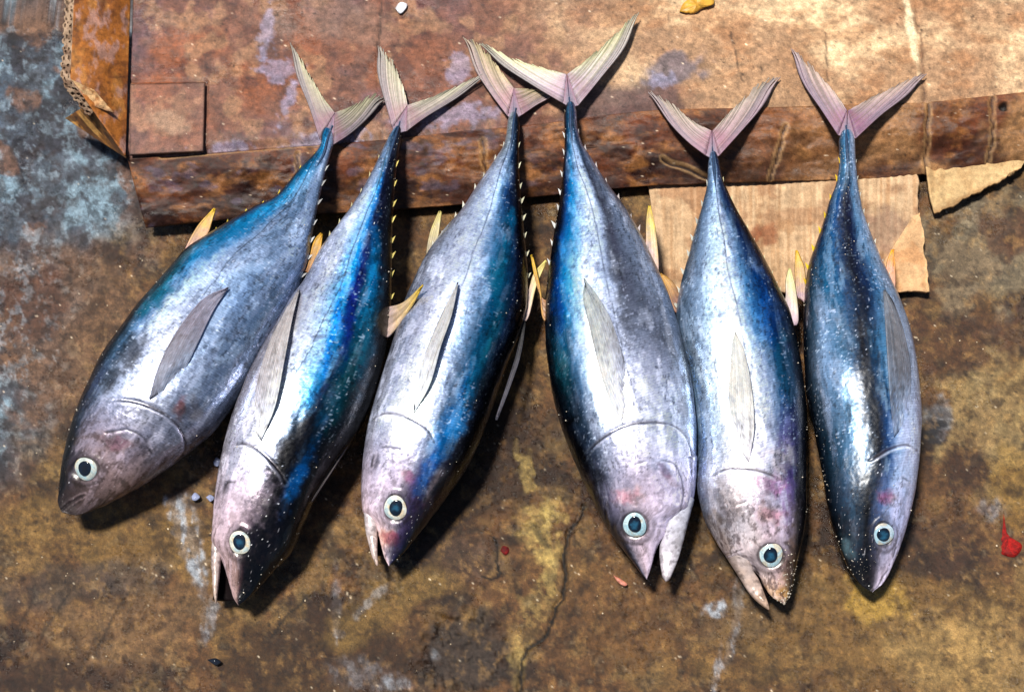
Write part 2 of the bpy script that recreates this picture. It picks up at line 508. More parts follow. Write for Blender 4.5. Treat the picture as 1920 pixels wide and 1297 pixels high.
def card_paint(X, Y, front=False):
    n2 = fbm(X / 80, Y / 80, 5, 3)
    n3 = fbm(X / 26, Y / 26, 5, 9)
    if front:
        c = np.broadcast_to(lin((118, 62, 32)), X.shape + (3,)).copy()
        c = mix(c, (150, 98, 52), sst(0.44, 0.66, fbm(X / 80, Y / 40, 6, 21, .6)) * 0.6)
        c = mix(c, (62, 30, 22), sst(0.38, 0.66, fbm(X / 60, Y / 45, 6, 25, .62)) * 0.85 * (1 - .5 * sst(1350, 1650, X)))
        c = mix(c, (40, 24, 22), sst(0.52, 0.76, fbm(X / 50, Y / 34, 6, 29, .6)) * 0.65 * (1 - .6 * sst(1350, 1600, X)))
        c = mix(c, (44, 22, 18), sst(.25, .9, (Y - np.interp(X, [p[0] for p in CREASE], [p[1] for p in CREASE])) / 130 + (n3 - .5) * .7) * .6)  # wet and shadow towards the flap's lower edge, painted as darkening
        c = mix(c, (168, 112, 60), sst(0.50, 0.74, fbm(X / 50, Y / 26, 6, 33, .6)) * 0.55)
        c = mix(c, (160, 118, 76), sst(1250, 1800, X) * sst(.36, .6, n2) * 0.8)
        c = mix(c, (92, 84, 104), sst(0.60, 0.7, fbm(X / 40, Y / 25, 4, 37)) * sst(1150, 900, X) * 0.5)
    else:
        c = np.broadcast_to(lin((118, 78, 62)), X.shape + (3,)).copy()
        c = mix(c, (136, 76, 44), sst(0.44, 0.66, n2) * 0.75 * sst(1300, 300, X))
        c = mix(c, (88, 66, 78), sst(0.42, 0.66, fbm(X / 120, Y / 100, 6, 21, .6)) * sst(1250, 500, X) * 0.75)  # left side wet and in shade, the shade painted as darker purplish tint
        c = mix(c, (66, 42, 42), sst(0.50, 0.70, n3) * sst(1500, 700, X) * 0.55)
        c = mix(c, (150, 112, 82), sst(0.55, 0.68, fbm(X / 40, Y / 40, 5, 29)) * 0.6)
        # dry and sunlit towards the right, the brightness painted into the tint
        dry_lit = sst(820, 1300, X - 0.9 * Y + (n2 - .5) * 300)
        c = mix(c, (160, 126, 94), dry_lit * 0.85)
        c = mix(c, (204, 176, 138), dry_lit * sst(0.40, 0.70, fbm(X / 130, Y / 80, 6, 41, .62)) * 0.75)
        c = mix(c, (150, 100, 62), dry_lit * sst(0.46, 0.68, fbm(X / 60, Y / 34, 6, 44, .62)) * 0.5)
        c = blob(c, X, Y, 1170, 200, 120, 40, -8, (84, 62, 66), 0.75, 0.6, 40, 46)
        c = blob(c, X, Y, 1265, 130, 60, 26, -15, (92, 90, 104), 0.7, 0.8, 24, 47)
        c = blob(c, X, Y, 1500, 120, 40, 70, 10, (140, 104, 74), 0.4, 0.8, 30, 48)
        c = blob(c, X, Y, 1710, 60, 8, 70, -10, (214, 196, 160), 0.7, 0.5, 20, 49)
        c = blob(c, X, Y, 640, 40, 140, 40, 5, (126, 98, 84), .6, .7, 40, 50)
        # bluish patches
        for (x, y, rx, ry, a) in ((500, 60, 14, 50, 10), (520, 130, 34, 24, 0), (540, 190, 10, 45, 20), (860, 130, 24, 28, 0),
                                  (860, 215, 80, 18, -6), (590, 265, 60, 12, -5), (430, 275, 50, 9, -4), (1240, 150, 26, 14, 0), (640, 250, 40, 14, 0)):
            c = blob(c, X, Y, x, y, rx, ry, a, (132, 132, 160), 0.5, 1.0, 12, 52)
    sp = vn(X / 3.3, Y / 3.3, 45)
    c = mix(c, (226, 206, 178), sst(0.965, 0.99, sp) * 0.6)
    sp = vn(X / 5.1, Y / 5.1, 46)
    c = mix(c, (22, 14, 12), sst(0.93, 0.98, sp) * 0.7)
    for pts, w in (([(715, 0), (712, 60), (706, 100)], 1.8), ([(1548, 60), (1552, 150)], 1.4), ([(1370, 60), (1390, 150)], 1.2)):
        c = mix(c, (52, 34, 28), sst(w * 2, w * .5, seg_dist(X, Y, pts)) * 0.6)
    c = c * (0.6 + 0.8 * fbm(X / 6, Y / 6, 4, 47, .65))[..., None]
    return punch(c, .2, .25, .86 if front else 1.0)


card = thing('cardboard_box', 'flattened soaked brown cardboard box lying under the fish tails', 'cardboard box', tuple(at(900, 250, 0)))
card_loc = np.array(card.location)
N = 520
cr = smooth_poly(CREASE, N)
cr3 = at(cr[:, 0], cr[:, 1], CARD_Z)
up_vec = at(252, -60, CARD_Z) - at(238, 296, CARD_Z)
up_vec = up_vec * 2.3
mrow = np.r_[np.linspace(0, 0.5, 150), np.linspace(0.52, 1, 20)]
P = cr3[:, None, :] + mrow[None, :, None] * up_vec[None, None, :]
X, Y = measure(P)
wob = (fbm(X / 220, Y / 220, 4, 61) - .5) * 0.010 + (fbm(X / 50, Y / 50, 4, 62) - .5) * 0.003 + (fbm(X / 12, Y / 12, 3, 63) - .5) * 0.001
edge_r = sst(0, 0.012, mrow[None, :] * np.linalg.norm(up_vec))
P[..., 2] += wob * edge_r - 0.004 * (1 - edge_r)
# pressed creases in the panel
for pts, w, dep in (([(387, 155), (384, 284)], 4, .003), ([(715, 0), (708, 110), (716, 262)], 4, .0015), ([(1720, 0), (1728, 110), (1735, 190)], 5, .0025),
                    ([(1548, 40), (1553, 195)], 4, .0015), ([(245, 153), (387, 152)], 4, .002)):
    P[..., 2] -= sst(w * 1.5, 0, seg_dist(X, Y, pts)) * dep
cc = card_paint(X, Y)
for pts in ([(387, 155), (384, 284)], [(715, 110), (716, 262)], [(1728, 60), (1735, 190)]):
    cc = mix(cc, (58, 30, 22), sst(4, 1, seg_dist(X, Y, pts)) * .6)
cwet = sst(1500, 700, X) * (0.3 + 0.7 * sst(0.4, 0.6, fbm(X / 70, Y / 70, 4, 64)))
top = make_mesh('top_panel', P.reshape(-1, 3), grid_faces(N, len(mrow))[:, ::-1], M_CARD, card, cc.reshape(-1, 3), {'wet': cwet}, loc=None)
top.location = -card_loc


def up_normals(o):
    if sum(p.normal.z for p in list(o.data.polygons)[:200]) < 0:
        o.data.flip_normals()


up_normals(top)
solid(top, 0.005)
# front flap: bulges out from the crease and drops to just above the ground
lw = smooth_poly(LOWER, N)
lw3 = at(lw[:, 0], lw[:, 1], 0.012 + 0.003 * np.sin(np.linspace(0, 14, N)))
cr_front = cr3.copy()
cr_front[:, 2] -= 0.0025
q = np.linspace(0, 1, 80)
P = cr_front[:, None, :] * (1 - q)[None, :, None] + lw3[:, None, :] * q[None, :, None]
P[..., 2] += (np.sin(q * math.pi) ** 0.8 * 0.004)[None, :]
X, Y = measure(P)
P[..., 2] += ((fbm(X / 110, Y / 60, 4, 65) - .5) * 0.020 + (fbm(X / 20, Y / 20, 4, 66) - .5) * 0.004) * np.sin(q * math.pi)[None, :] ** .5
folds = ([(1740, 190), (1738, 330)], [(1862, 178), (1855, 312)], [(1468, 240), (1445, 340)], [(300, 292), (600, 268)], [(560, 290), (566, 405)],
         [(1240, 300), (1330, 335)], [(905, 262), (920, 375)])
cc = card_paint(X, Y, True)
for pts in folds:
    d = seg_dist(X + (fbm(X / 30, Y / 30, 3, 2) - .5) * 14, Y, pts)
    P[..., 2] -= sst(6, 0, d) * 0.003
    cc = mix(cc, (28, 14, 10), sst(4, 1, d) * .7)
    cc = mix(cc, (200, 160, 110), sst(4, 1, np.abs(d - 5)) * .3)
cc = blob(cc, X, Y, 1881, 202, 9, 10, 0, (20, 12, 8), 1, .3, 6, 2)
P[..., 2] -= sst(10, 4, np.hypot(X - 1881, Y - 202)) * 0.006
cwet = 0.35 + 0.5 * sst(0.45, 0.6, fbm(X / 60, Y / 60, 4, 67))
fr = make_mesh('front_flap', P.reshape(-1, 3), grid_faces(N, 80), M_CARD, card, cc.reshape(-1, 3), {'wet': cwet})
fr.location = -card_loc
up_normals(fr)
solid(fr, 0.005)
# the box's lower ply, seen only in the dark gap
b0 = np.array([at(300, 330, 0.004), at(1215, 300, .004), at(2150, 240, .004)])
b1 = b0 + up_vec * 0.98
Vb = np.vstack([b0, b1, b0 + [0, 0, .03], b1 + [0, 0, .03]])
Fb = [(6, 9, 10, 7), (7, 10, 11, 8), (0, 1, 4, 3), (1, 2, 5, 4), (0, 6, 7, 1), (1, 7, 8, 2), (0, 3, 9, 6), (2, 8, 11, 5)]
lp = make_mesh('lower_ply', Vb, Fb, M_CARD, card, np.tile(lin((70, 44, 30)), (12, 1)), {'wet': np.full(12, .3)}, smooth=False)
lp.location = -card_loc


def quad_patch(name, corners, z, n, m, mat, parent, paint, loc, thick=0.003, zfun=None, wetv=0.4, rag=0):
    c = np.asarray(corners, float)          # tl, tr, br, bl
    u = np.linspace(0, 1, n)[:, None, None]
    v = np.linspace(0, 1, m)[None, :, None]
    Q = (c[0] * (1 - u) + c[1] * u) * (1 - v) + (c[3] * (1 - u) + c[2] * u) * v
    if rag:
        k_ = fbm(Q[..., 0] / 26, Q[..., 1] / 26, 4, 90, .55) - .5
        Q[..., 1] += k_ * rag * v[..., 0] ** 4
        Q[..., 0] += k_ * rag * u[..., 0] ** 6
    X, Y = Q[..., 0], Q[..., 1]
    Z = np.asarray(z)[0] * (1 - u[..., 0]) * (1 - v[..., 0]) + np.asarray(z)[1] * u[..., 0] * (1 - v[..., 0]) + np.asarray(z)[2] * u[..., 0] * v[..., 0] + np.asarray(z)[3] * (1 - u[..., 0]) * v[..., 0]
    if zfun is not None:
        Z = Z + zfun(X, Y, u[..., 0], v[..., 0])
    P = at(X, Y, Z)
    o = make_mesh(name, P.reshape(-1, 3), grid_faces(n, m), mat, parent, paint(X, Y, u[..., 0], v[..., 0]).reshape(-1, 3), {'wet': np.full(n * m, wetv)})
    up_normals(o)
    solid(o, thick)
    if loc is not None:
        o.location = -np.asarray(loc)
    return o


def patch_paint(X, Y, u, v):
    c = card_paint(X, Y)
    c = mix(c, (126, 92, 80), np.full(X.shape, .35))
    c = blob(c, X, Y, 320, 230, 40, 18, 20, (150, 122, 100), .6, .6, 18, 3)
    e = np.minimum(np.minimum(u, 1 - u), np.minimum(v, 1 - v)) + 0 * X
    return mix(c, (40, 22, 20), sst(0.025, 0.0, e) * .7)


quad_patch('square_patch', [(244, 158), (384, 155), (381, 283), (243, 290)], [CARD_Z + .0045] * 4, 70, 70, M_CARD, card, patch_paint, card_loc, 0.003,
           lambda X, Y, u, v: (fbm(X / 40, Y / 40, 4, 5) - .5) * .003)


def flap_paint(X, Y, u, v):
    c = np.broadcast_to(lin((148, 88, 32)), X.shape + (3,)).copy()
    c = mix(c, (104, 56, 26), sst(.40, .70, fbm(X / 40, Y / 80, 6, 11, .6)) * .7)
    c = mix(c, (176, 118, 56), sst(.54, .66, fbm(X / 22, Y / 40, 5, 15)) * .6)
    c = mix(c, (160, 128, 122), sst(.56, .70, fbm(X / 18, Y / 34, 6, 18, .62)) * .6)
    c = mix(c, (60, 30, 20), sst(.60, .74, fbm(X / 16, Y / 20, 5, 19)) * .5)
    c = mix(c, (60, 30, 22), sst(3, 1, seg_dist(X, Y + 6 * vn(X / 20, Y / 20, 3), [(205, 148), (240, 146)])) * .6)
    return c * (.8 + .4 * fbm(X / 5, Y / 5, 3, 20))[..., None]


FZ = 0.092
side = quad_patch('side_flap', [(141, -40), (246, -40), (236, 292), (132, 146)], [FZ, .056, .056, FZ], 70, 130, M_CARD, card, flap_paint, card_loc, 0.002,
                  lambda X, Y, u, v: (fbm(X / 60, Y / 60, 4, 25) - .5) * .006 * np.sin(u * math.pi) + 0.004 * np.sin(u * math.pi))


# corrugated rim of the side flap: two liners and a wavy core, seen end-on
def rim_strip(path, z0, width_px, name, parent, loc):
    p = smooth_poly(path, 260)
    t = np.gradient(p, axis=0)
    t /= np.linalg.norm(t, axis=1)[:, None]
    nrm = np.stack([t[:, 1], -t[:, 0]], 1)
    if nrm[:, 0].mean() > 0:
        nrm = -nrm
    L = np.r_[0, np.cumsum(np.hypot(*np.diff(p, axis=0).T))]
    w = np.linspace(0, 1, 22)
    Q = p[:, None, :] + nrm[:, None, :] * (w * width_px)[None, :, None]
    rag = (fbm(L / 9, L * 0, 3, 77) - .5) * 5
    Q[..., 0] += rag[:, None] * w[None, :]
    hole = (np.sin(L[:, None] / 2.4 + w[None, :] * 9) * 0.5 + (vn(L[:, None] / 3 + 0 * w, w[None, :] * 6, 9) - .5) * 1.6)
    hole = sst(0.1, 0.45, hole) * sst(0, .15, np.abs(w - .0))[None, :] * sst(.05, .13, np.abs(w - .5))[None, :] * sst(0, .12, np.abs(1 - w))[None, :]
    Z = z0(p)[:, None] - (w * 0.007)[None, :] - hole * 0.003
    P = at(Q[..., 0], Q[..., 1], Z)
    c = np.broadcast_to(lin((150, 126, 104)), Q.shape[:2] + (3,)).copy()
    c = mix(c, (96, 72, 56), sst(.45, .65, fbm(Q[..., 0] / 9, Q[..., 1] / 9, 4, 31)) * .8)
    c = mix(c, (38, 24, 18), hole * .6)
    o = make_mesh(name, P.reshape(-1, 3), grid_faces(260, 22), M_DRYCARD, parent, c.reshape(-1, 3))
    up_normals(o)
    solid(o, 0.002)
    o.location = -np.asarray(loc) if parent is card else (0, 0, 0)
    return o


rim_strip([(141, -40), (137, 40), (133, 110), (131, 146), (158, 183), (178, 208)], lambda p: FZ - 0.0005 - 0.012 * sst(150, 210, p[:, 1]), 15, 'corrugated_edge', card, card_loc)


def curl_paint(X, Y, u, v):
    c = np.broadcast_to(lin((128, 84, 36)), X.shape + (3,)).copy()
    a = (X + Y * 0.9)
    b = (X * .75 - Y * .62)
    c = mix(c, (70, 42, 20), sst(.45, .6, fbm(a / 120, b / 9, 4, 8)) * .85)
    c = mix(c, (176, 134, 74), sst(.55, .66, fbm(a / 90, b / 7, 4, 12)) * .7)
    return mix(c, (30, 18, 12), sst(.6, .7, fbm(X / 14, Y / 14, 4, 14)) * .7)


quad_patch('torn_corner', [(164, 196), (172, 205), (236, 297), (122, 222)], [.058, .064, .048, .030], 60, 60, M_CARD, card, curl_paint, card_loc, 0.003,
           lambda X, Y, u, v: .004 * np.sin(u * math.pi * 2.2) + .002 * np.sin(v * 5), .2)


def peel_paint(X, Y, u, v):
    c = np.broadcast_to(lin((196, 158, 112)), X.shape + (3,)).copy()
    c = mix(c, (150, 92, 44), sst(.45, .65, fbm(X / 16, Y / 16, 4, 8)) * .8)
    return mix(c, (90, 46, 26), sst(.7, 1, v + 0 * X) * .7)


quad_patch('peeled_liner', [(134, 150), (176, 170), (214, 212), (176, 200)], [FZ + .002, FZ - .002, .076, .080], 40, 30, M_CARD, card, peel_paint, card_loc, 0.0015,
           lambda X, Y, u, v: (fbm(X / 14, Y / 14, 3, 4) - .5) * .004, .1)

# ------------------------------------------------------------------ clean tan cardboard sheet under the box
sheet = thing('cardboard_sheet', 'clean tan corrugated cardboard sheet under the two rightmost fish', 'cardboard', tuple(at(1480, 450, 0)))
sl = np.array(sheet.location)


def tan_paint(X, Y, u, v):
    c = np.broadcast_to(lin((172, 142, 110)), X.shape + (3,)).copy()
    st = fbm(X / 7, Y / 160, 4, 5)
    c = mix(c, (150, 112, 76), sst(.42, .66, st) * .5)
    c = mix(c, (200, 172, 138), sst(.50, .70, fbm(X / 4, Y / 90, 4, 8)) * .45)
    c = mix(c, (128, 86, 58), sst(.55, .66, fbm(X / 60, Y / 40, 4, 14)) * .5)
    c = mix(c, (120, 96, 84), sst(.9, .5, np.hypot((X - 1660) / 60, (Y - 430) / 60) + (fbm(X / 20, Y / 20, 3, 4) - .5) * .8) * .6)
    c = blob(c, X, Y, 1440, 440, 16, 22, 0, (130, 78, 50), .7, .6, 14, 3)
    c = blob(c, X, Y, 1475, 425, 14, 12, 0, (150, 112, 78), .6, .6, 10, 4)
    c = blob(c, X, Y, 1416, 440, 10, 18, 10, (120, 66, 40), .7, .5, 10, 6)
    return c * (.85 + .3 * fbm(X / 4, Y / 9, 3, 20))[..., None]


quad_patch('corrugated_core', [(1212, 300), (1716, 300), (1738, 546), (1238, 548)], [.010, .010, .006, .006], 240, 120, M_DRYCARD, sheet, tan_paint, sl, .004,
           lambda X, Y, u, v: np.sin(X / 2.6) * .0004 + (fbm(X / 120, Y / 90, 3, 9) - .5) * .004, rag=14)


def tan2_paint(X, Y, u, v):
    c = np.broadcast_to(lin((188, 150, 110)), X.shape + (3,)).copy()
    c = mix(c, (170, 116, 72), sst(.5, .65, fbm(X / 30, Y / 30, 4, 18)) * .5)
    c = mix(c, (214, 178, 130), sst(.08, 0, 1 - u + 0 * X) * .6)
    return c * (.9 + .2 * fbm(X / 4, Y / 4, 3, 21))[..., None]


quad_patch('smooth_liner', [(1712, 405), (1726, 400), (1742, 546), (1620, 548)], [.0135, .0135, .010, .010], 50, 60, M_DRYCARD, sheet, tan2_paint, sl, .002,
           lambda X, Y, u, v: (fbm(X / 50, Y / 50, 3, 19) - .5) * .002, rag=12)
scrap = thing('cardboard_scrap', 'torn wedge of pale cardboard poking out at the right, beneath the box edge', 'cardboard', tuple(at(1790, 350, 0)))


def scrap_paint(X, Y, u, v):
    c = np.broadcast_to(lin((186, 156, 112)), X.shape + (3,)).copy()
    c = mix(c, (160, 122, 80), sst(.45, .7, fbm(X / 18, Y / 18, 5, 18)) * .45)
    c = mix(c, (120, 80, 44), sst(.14, 0, 1 - v + .08 * (vn(X / 8, Y / 8, 3) - .5)) * .6)
    return c * (.85 + .3 * fbm(X / 5, Y / 5, 3, 21))[..., None]


def scrap_ridges(X, Y, u, v):
    return np.sin(np.clip(X - 1733, 0, 40) / 4.2) * .0012 * sst(45, 20, X - 1733) + (fbm(X / 25, Y / 25, 3, 6) - .5) * .004


quad_patch('torn_sheet', [(1733, 300), (1935, 290), (1912, 318), (1752, 402)], [.012, .012, .012, .010], 110, 60, M_DRYCARD, scrap, scrap_paint, np.array(scrap.location), .003, scrap_ridges, rag=16)

# ------------------------------------------------------------------ the six tuna
# outlines are traced tail base -> snout; 'mouth' is the lower edge of the upper jaw; ramps: skin colours across the body
# (t = -1 left outline .. +1 right outline of the lying fish) at stations s (0 snout .. 1 tail base)
FISH = [
    dict(label='leftmost tuna, lying slanted on its side with a dull purplish head', dorsal='L', eye=(160, 879, 25, 21), ztail=.066,
         L=[(603, 240), (597, 280), (562, 318), (523, 365), (465, 399), (400, 440), (346, 478), (302, 530), (253, 586), (203, 655), (156, 747), (130, 816), (116, 875), (111, 915), (108, 940), (109, 953)],
         R=[(630, 245), (626, 268), (612, 314), (600, 368), (587, 430), (575, 496), (546, 564), (504, 643), (465, 717), (435, 757), (401, 801), (361, 836), (317, 870), (268, 905), (218, 935), (179, 954), (144, 966), (122, 965)],
         mouth=None, groove=[[(198, 752), (243, 754), (287, 767), (322, 789), (342, 816), (346, 840), (330, 870)], [(198, 811), (238, 806), (268, 821), (285, 850)], [(158, 928), (140, 936), (124, 948), (113, 957)]],
         pec=([(280, 748), (296, 690), (332, 620), (380, 562), (427, 539)], [(325, 722), (348, 690), (372, 640), (400, 582), (427, 541)]), peccol=((116, 96, 100), (150, 140, 160)),
         fins=[([(344, 478), (368, 428), (402, 391)], [(384, 452), (393, 430), (403, 393)], (178, 130, 140), (226, 186, 40)),
               ([(574, 506), (588, 455), (602, 437)], [(586, 512), (600, 470), (604, 440)], (150, 100, 70), (214, 160, 30))],
         tail=[[(600, 262), (580, 200), (555, 140), (542, 78)], [(628, 212), (604, 182), (578, 138), (544, 80)], [(624, 272), (655, 252), (692, 222), (723, 190)], [(628, 212), (662, 200), (700, 183), (723, 187)]],
         finlet=((214, 190, 60), (190, 190, 190)), tailcol=((120, 98, 112), (182, 172, 146)),
         ramp=[(.03, [(-1, (20, 20, 32)), (-.5, (48, 38, 48)), (0, (92, 70, 76)), (.5, (98, 76, 78)), (1, (88, 66, 64))]),
               (.12, [(-1, (14, 18, 30)), (-.72, (24, 26, 44)), (-.5, (92, 76, 94)), (-.1, (136, 114, 126)), (.4, (140, 118, 124)), (1, (124, 100, 98))]),
               (.25, [(-1, (22, 26, 42)), (-.68, (72, 78, 116)), (-.4, (160, 158, 184)), (.1, (152, 140, 164)), (.7, (148, 138, 160)), (1, (120, 110, 120))]),
               (.42, [(-1, (20, 24, 38)), (-.8, (40, 70, 92)), (-.62, (120, 150, 190)), (-.4, (206, 214, 226)), (-.05, (150, 148, 166)), (.45, (152, 152, 186)), (1, (112, 116, 142))]),
               (.58, [(-1, (16, 28, 46)), (-.78, (24, 116, 132)), (-.58, (70, 140, 190)), (-.35, (176, 198, 222)), (0, (158, 162, 190)), (.4, (146, 154, 196)), (1, (112, 120, 150))]),
               (.75, [(-1, (16, 28, 60)), (-.7, (16, 110, 170)), (-.4, (90, 170, 205)), (-.1, (140, 156, 186)), (.3, (128, 134, 170)), (.7, (176, 186, 212)), (1, (112, 120, 150))]),
               (.95, [(-1, (18, 36, 66)), (-.3, (36, 130, 176)), (.2, (84, 126, 172)), (.6, (160, 170, 200)), (1, (118, 124, 150))])],
         blobs=[(338, 765, 9, 18, 10, (150, 40, 50), .7), (215, 832, 34, 16, 5, (128, 62, 84), .6), (352, 772, 24, 22, 0, (96, 78, 66), .5),
                (135, 935, 26, 18, -20, (74, 52, 50), .7), (300, 548, 14, 46, 42, (10, 130, 150), .8), (420, 452, 60, 13, -36, (14, 120, 176), .7), (500, 400, 46, 9, -38, (20, 120, 180), .6), (250, 660, 22, 34, 30, (18, 18, 26), .75), (212, 700, 14, 34, 25, (24, 24, 36), .7), (300, 790, 50, 30, 30, (156, 140, 158), .4)]),
    dict(label='tuna with its dark mouth gaping and a bright blue stripe, second from the left', dorsal='R', eye=(450, 1017, 18, 24), ztail=.066,
         L=[(738, 236), (712, 293), (687, 343), (662, 385), (633, 426), (600, 472), (573, 525), (544, 566), (514, 618), (485, 668), (455, 732), (430, 801), (416, 856), (406, 915), (399, 985), (396, 1038), (398, 1080), (400, 1112), (405, 1131)],
         R=[(756, 240), (746, 293), (740, 351), (736, 418), (735, 476), (734, 550), (731, 604), (722, 663), (702, 737), (672, 806), (633, 865), (593, 930), (572, 974), (547, 1032), (514, 1068), (475, 1112), (449, 1135)],
         mouth=[(408, 1028), (417, 1052), (426, 1078), (433, 1104), (441, 1128), (447, 1135)], jaw=([(425, 985), (415, 1048), (411, 1085), (408, 1112), (406, 1133)], [(401, 985), (396, 1044), (398, 1080), (400, 1112), (404, 1131)]), jawcol=((186, 164, 160), (160, 128, 118)),
         groove=[[(430, 836), (455, 833), (485, 846), (514, 875), (535, 905)], [(418, 925), (425, 905), (442, 902)], [(430, 1027), (410, 1026), (411, 1040), (416, 1056)]],
         pec=([(489, 826), (516, 760), (532, 680), (547, 600), (561, 543)], [(472, 800), (482, 720), (504, 645), (534, 585), (559, 545)]), peccol=((150, 140, 132), (168, 160, 156)),
         fins=[([(727, 632), (765, 585), (793, 534)], [(731, 575), (758, 566), (792, 536)], (190, 168, 168), (216, 180, 40)), ([(700, 742), (650, 838), (585, 940)], [(690, 742), (640, 838), (582, 938)], (90, 82, 80), (70, 60, 66))],
         tail=[[(736, 240), (722, 190), (706, 135), (706, 84)], [(764, 198), (756, 166), (737, 126), (709, 86)], [(762, 246), (802, 217), (868, 178), (917, 140)], [(764, 198), (818, 180), (868, 158), (916, 137)]],
         finlet=((206, 196, 150), (220, 200, 110)), tailcol=((156, 132, 140), (212, 200, 178)),
         ramp=[(.03, [(-1, (170, 146, 146)), (-.35, (150, 116, 120)), (-.1, (84, 52, 62)), (.1, (26, 18, 30)), (.4, (15, 12, 24)), (1, (12, 10, 20))]),
               (.15, [(-1, (180, 164, 176)), (-.4, (190, 170, 180)), (-.08, (140, 112, 132)), (.12, (46, 32, 56)), (.35, (24, 18, 36)), (.6, (30, 22, 44)), (1, (16, 14, 28))]),
               (.3, [(-1, (176, 166, 170)), (-.5, (204, 196, 202)), (-.1, (206, 208, 216)), (.12, (70, 68, 90)), (.3, (24, 22, 36)), (.45, (28, 28, 48)), (.62, (40, 104, 170)), (.75, (52, 48, 56)), (1, (18, 18, 30))]),
               (.5, [(-1, (160, 148, 150)), (-.5, (196, 190, 192)), (-.2, (190, 196, 214)), (.12, (140, 178, 220)), (.3, (40, 130, 200)), (.42, (14, 60, 120)), (.6, (14, 112, 130)), (.8, (20, 52, 80)), (1, (18, 18, 40))]),
               (.65, [(-1, (156, 148, 166)), (-.4, (200, 200, 212)), (-.1, (134, 176, 218)), (.12, (40, 140, 215)), (.26, (10, 40, 140)), (.4, (14, 50, 116)), (.55, (14, 132, 176)), (.75, (26, 44, 84)), (1, (22, 18, 40))]),
               (.82, [(-1, (146, 142, 166)), (-.5, (196, 202, 214)), (-.1, (120, 166, 205)), (.15, (24, 110, 190)), (.35, (14, 30, 84)), (.7, (36, 32, 60)), (1, (22, 20, 36))]),
               (.97, [(-1, (148, 148, 158)), (-.4, (104, 134, 166)), (0, (26, 54, 104)), (.5, (40, 40, 70)), (1, (36, 32, 54))])],
         blobs=[(694, 640, 11, 100, 12, (4, 118, 146), .8), (628, 600, 7, 80, 12, (14, 120, 225), .8), (700, 500, 10, 60, 4, (6, 120, 190), .7), (580, 840, 60, 40, -60, (30, 26, 40), .75), (530, 940, 40, 60, 20, (26, 20, 36), .6), (560, 900, 12, 50, 25, (40, 110, 190), .8), (640, 740, 22, 60, 20, (20, 96, 96), .6), (470, 930, 40, 40, 0, (176, 148, 170), .5),
                (600, 630, 10, 5, 0, (120, 116, 130), .6), (424, 913, 6, 12, 20, (70, 60, 66), .7), (655, 600, 10, 70, 10, (8, 50, 160), .7)]),
    dict(label='tuna with red-blotched snout and mouth ajar, third from the left', dorsal='R', eye=(741, 952, 20, 25), ztail=.066,
         L=[(953, 212), (946, 268), (921, 310), (896, 347), (867, 393), (833, 435), (800, 481), (775, 531), (758, 572), (741, 627), (716, 708), (696, 775), (683, 842), (678, 900), (679, 949), (685, 994), (694, 1030), (706, 1061)],
         R=[(976, 212), (973, 268), (973, 310), (976, 360), (981, 414), (986, 468), (990, 520), (989, 560), (986, 585), (973, 627), (951, 685), (933, 735), (911, 797), (884, 860), (853, 909), (817, 958), (790, 994), (758, 1034), (731, 1061)],
         mouth=[(702, 975), (707, 992), (711, 1007), (716, 1026), (722, 1048), (728, 1061)], jaw=([(710, 945), (708, 990), (708, 1012), (708, 1038), (710, 1060)], [(681, 945), (685, 992), (690, 1015), (696, 1038), (705, 1061)]), jawcol=((206, 190, 196), (206, 170, 150)),
         groove=[[(694, 790), (723, 777), (750, 779), (776, 790), (799, 806), (815, 830)], [(694, 873), (703, 846), (727, 838), (750, 842)], [(700, 985), (708, 1000)]],
         pec=([(776, 774), (806, 720), (826, 650), (846, 592), (858, 534)], [(776, 745), (788, 690), (806, 640), (832, 582), (856, 536)]), peccol=((150, 142, 124), (172, 168, 160)),
         fins=[([(800, 490), (806, 440), (824, 396)], [(814, 476), (822, 440), (827, 398)], (150, 136, 140), (200, 186, 110)), ([(988, 600), (1004, 540), (1024, 490)], [(990, 545), (1002, 512), (1023, 490)], (196, 170, 170), (222, 206, 110)),
               ([(988, 580), (977, 660), (956, 725), (931, 787)], [(982, 585), (971, 655), (951, 722), (930, 785)], (18, 17, 26), (96, 94, 108))],
         tail=[[(952, 218), (916, 170), (886, 125), (866, 68)], [(964, 166), (932, 126), (905, 95), (868, 70)], [(978, 216), (1005, 198), (1030, 186), (1050, 170)], [(964, 166), (995, 168), (1025, 172), (1050, 168)]],
         finlet=((206, 204, 190), (214, 210, 180)), tailcol=((156, 126, 136), (190, 170, 136)),
         ramp=[(.03, [(-1, (206, 182, 176)), (-.2, (176, 158, 172)), (.2, (84, 66, 104)), (.7, (46, 38, 76)), (1, (24, 20, 38))]),
               (.15, [(-1, (170, 156, 174)), (-.4, (192, 182, 196)), (0, (176, 158, 180)), (.3, (112, 94, 142)), (.6, (66, 48, 86)), (1, (34, 24, 48))]),
               (.3, [(-1, (170, 160, 184)), (-.4, (214, 214, 220)), (0, (206, 210, 220)), (.3, (130, 136, 166)), (.5, (50, 106, 176)), (.62, (70, 120, 180)), (.75, (56, 50, 70)), (1, (28, 26, 38))]),
               (.5, [(-1, (146, 142, 160)), (-.5, (194, 190, 200)), (0, (174, 180, 200)), (.3, (130, 148, 180)), (.5, (30, 100, 152)), (.65, (20, 118, 136)), (.8, (18, 50, 100)), (1, (18, 18, 40))]),
               (.65, [(-1, (142, 142, 162)), (-.4, (198, 198, 210)), (0, (184, 190, 210)), (.3, (100, 144, 186)), (.5, (20, 130, 160)), (.65, (22, 80, 130)), (.8, (40, 40, 82)), (1, (18, 18, 40))]),
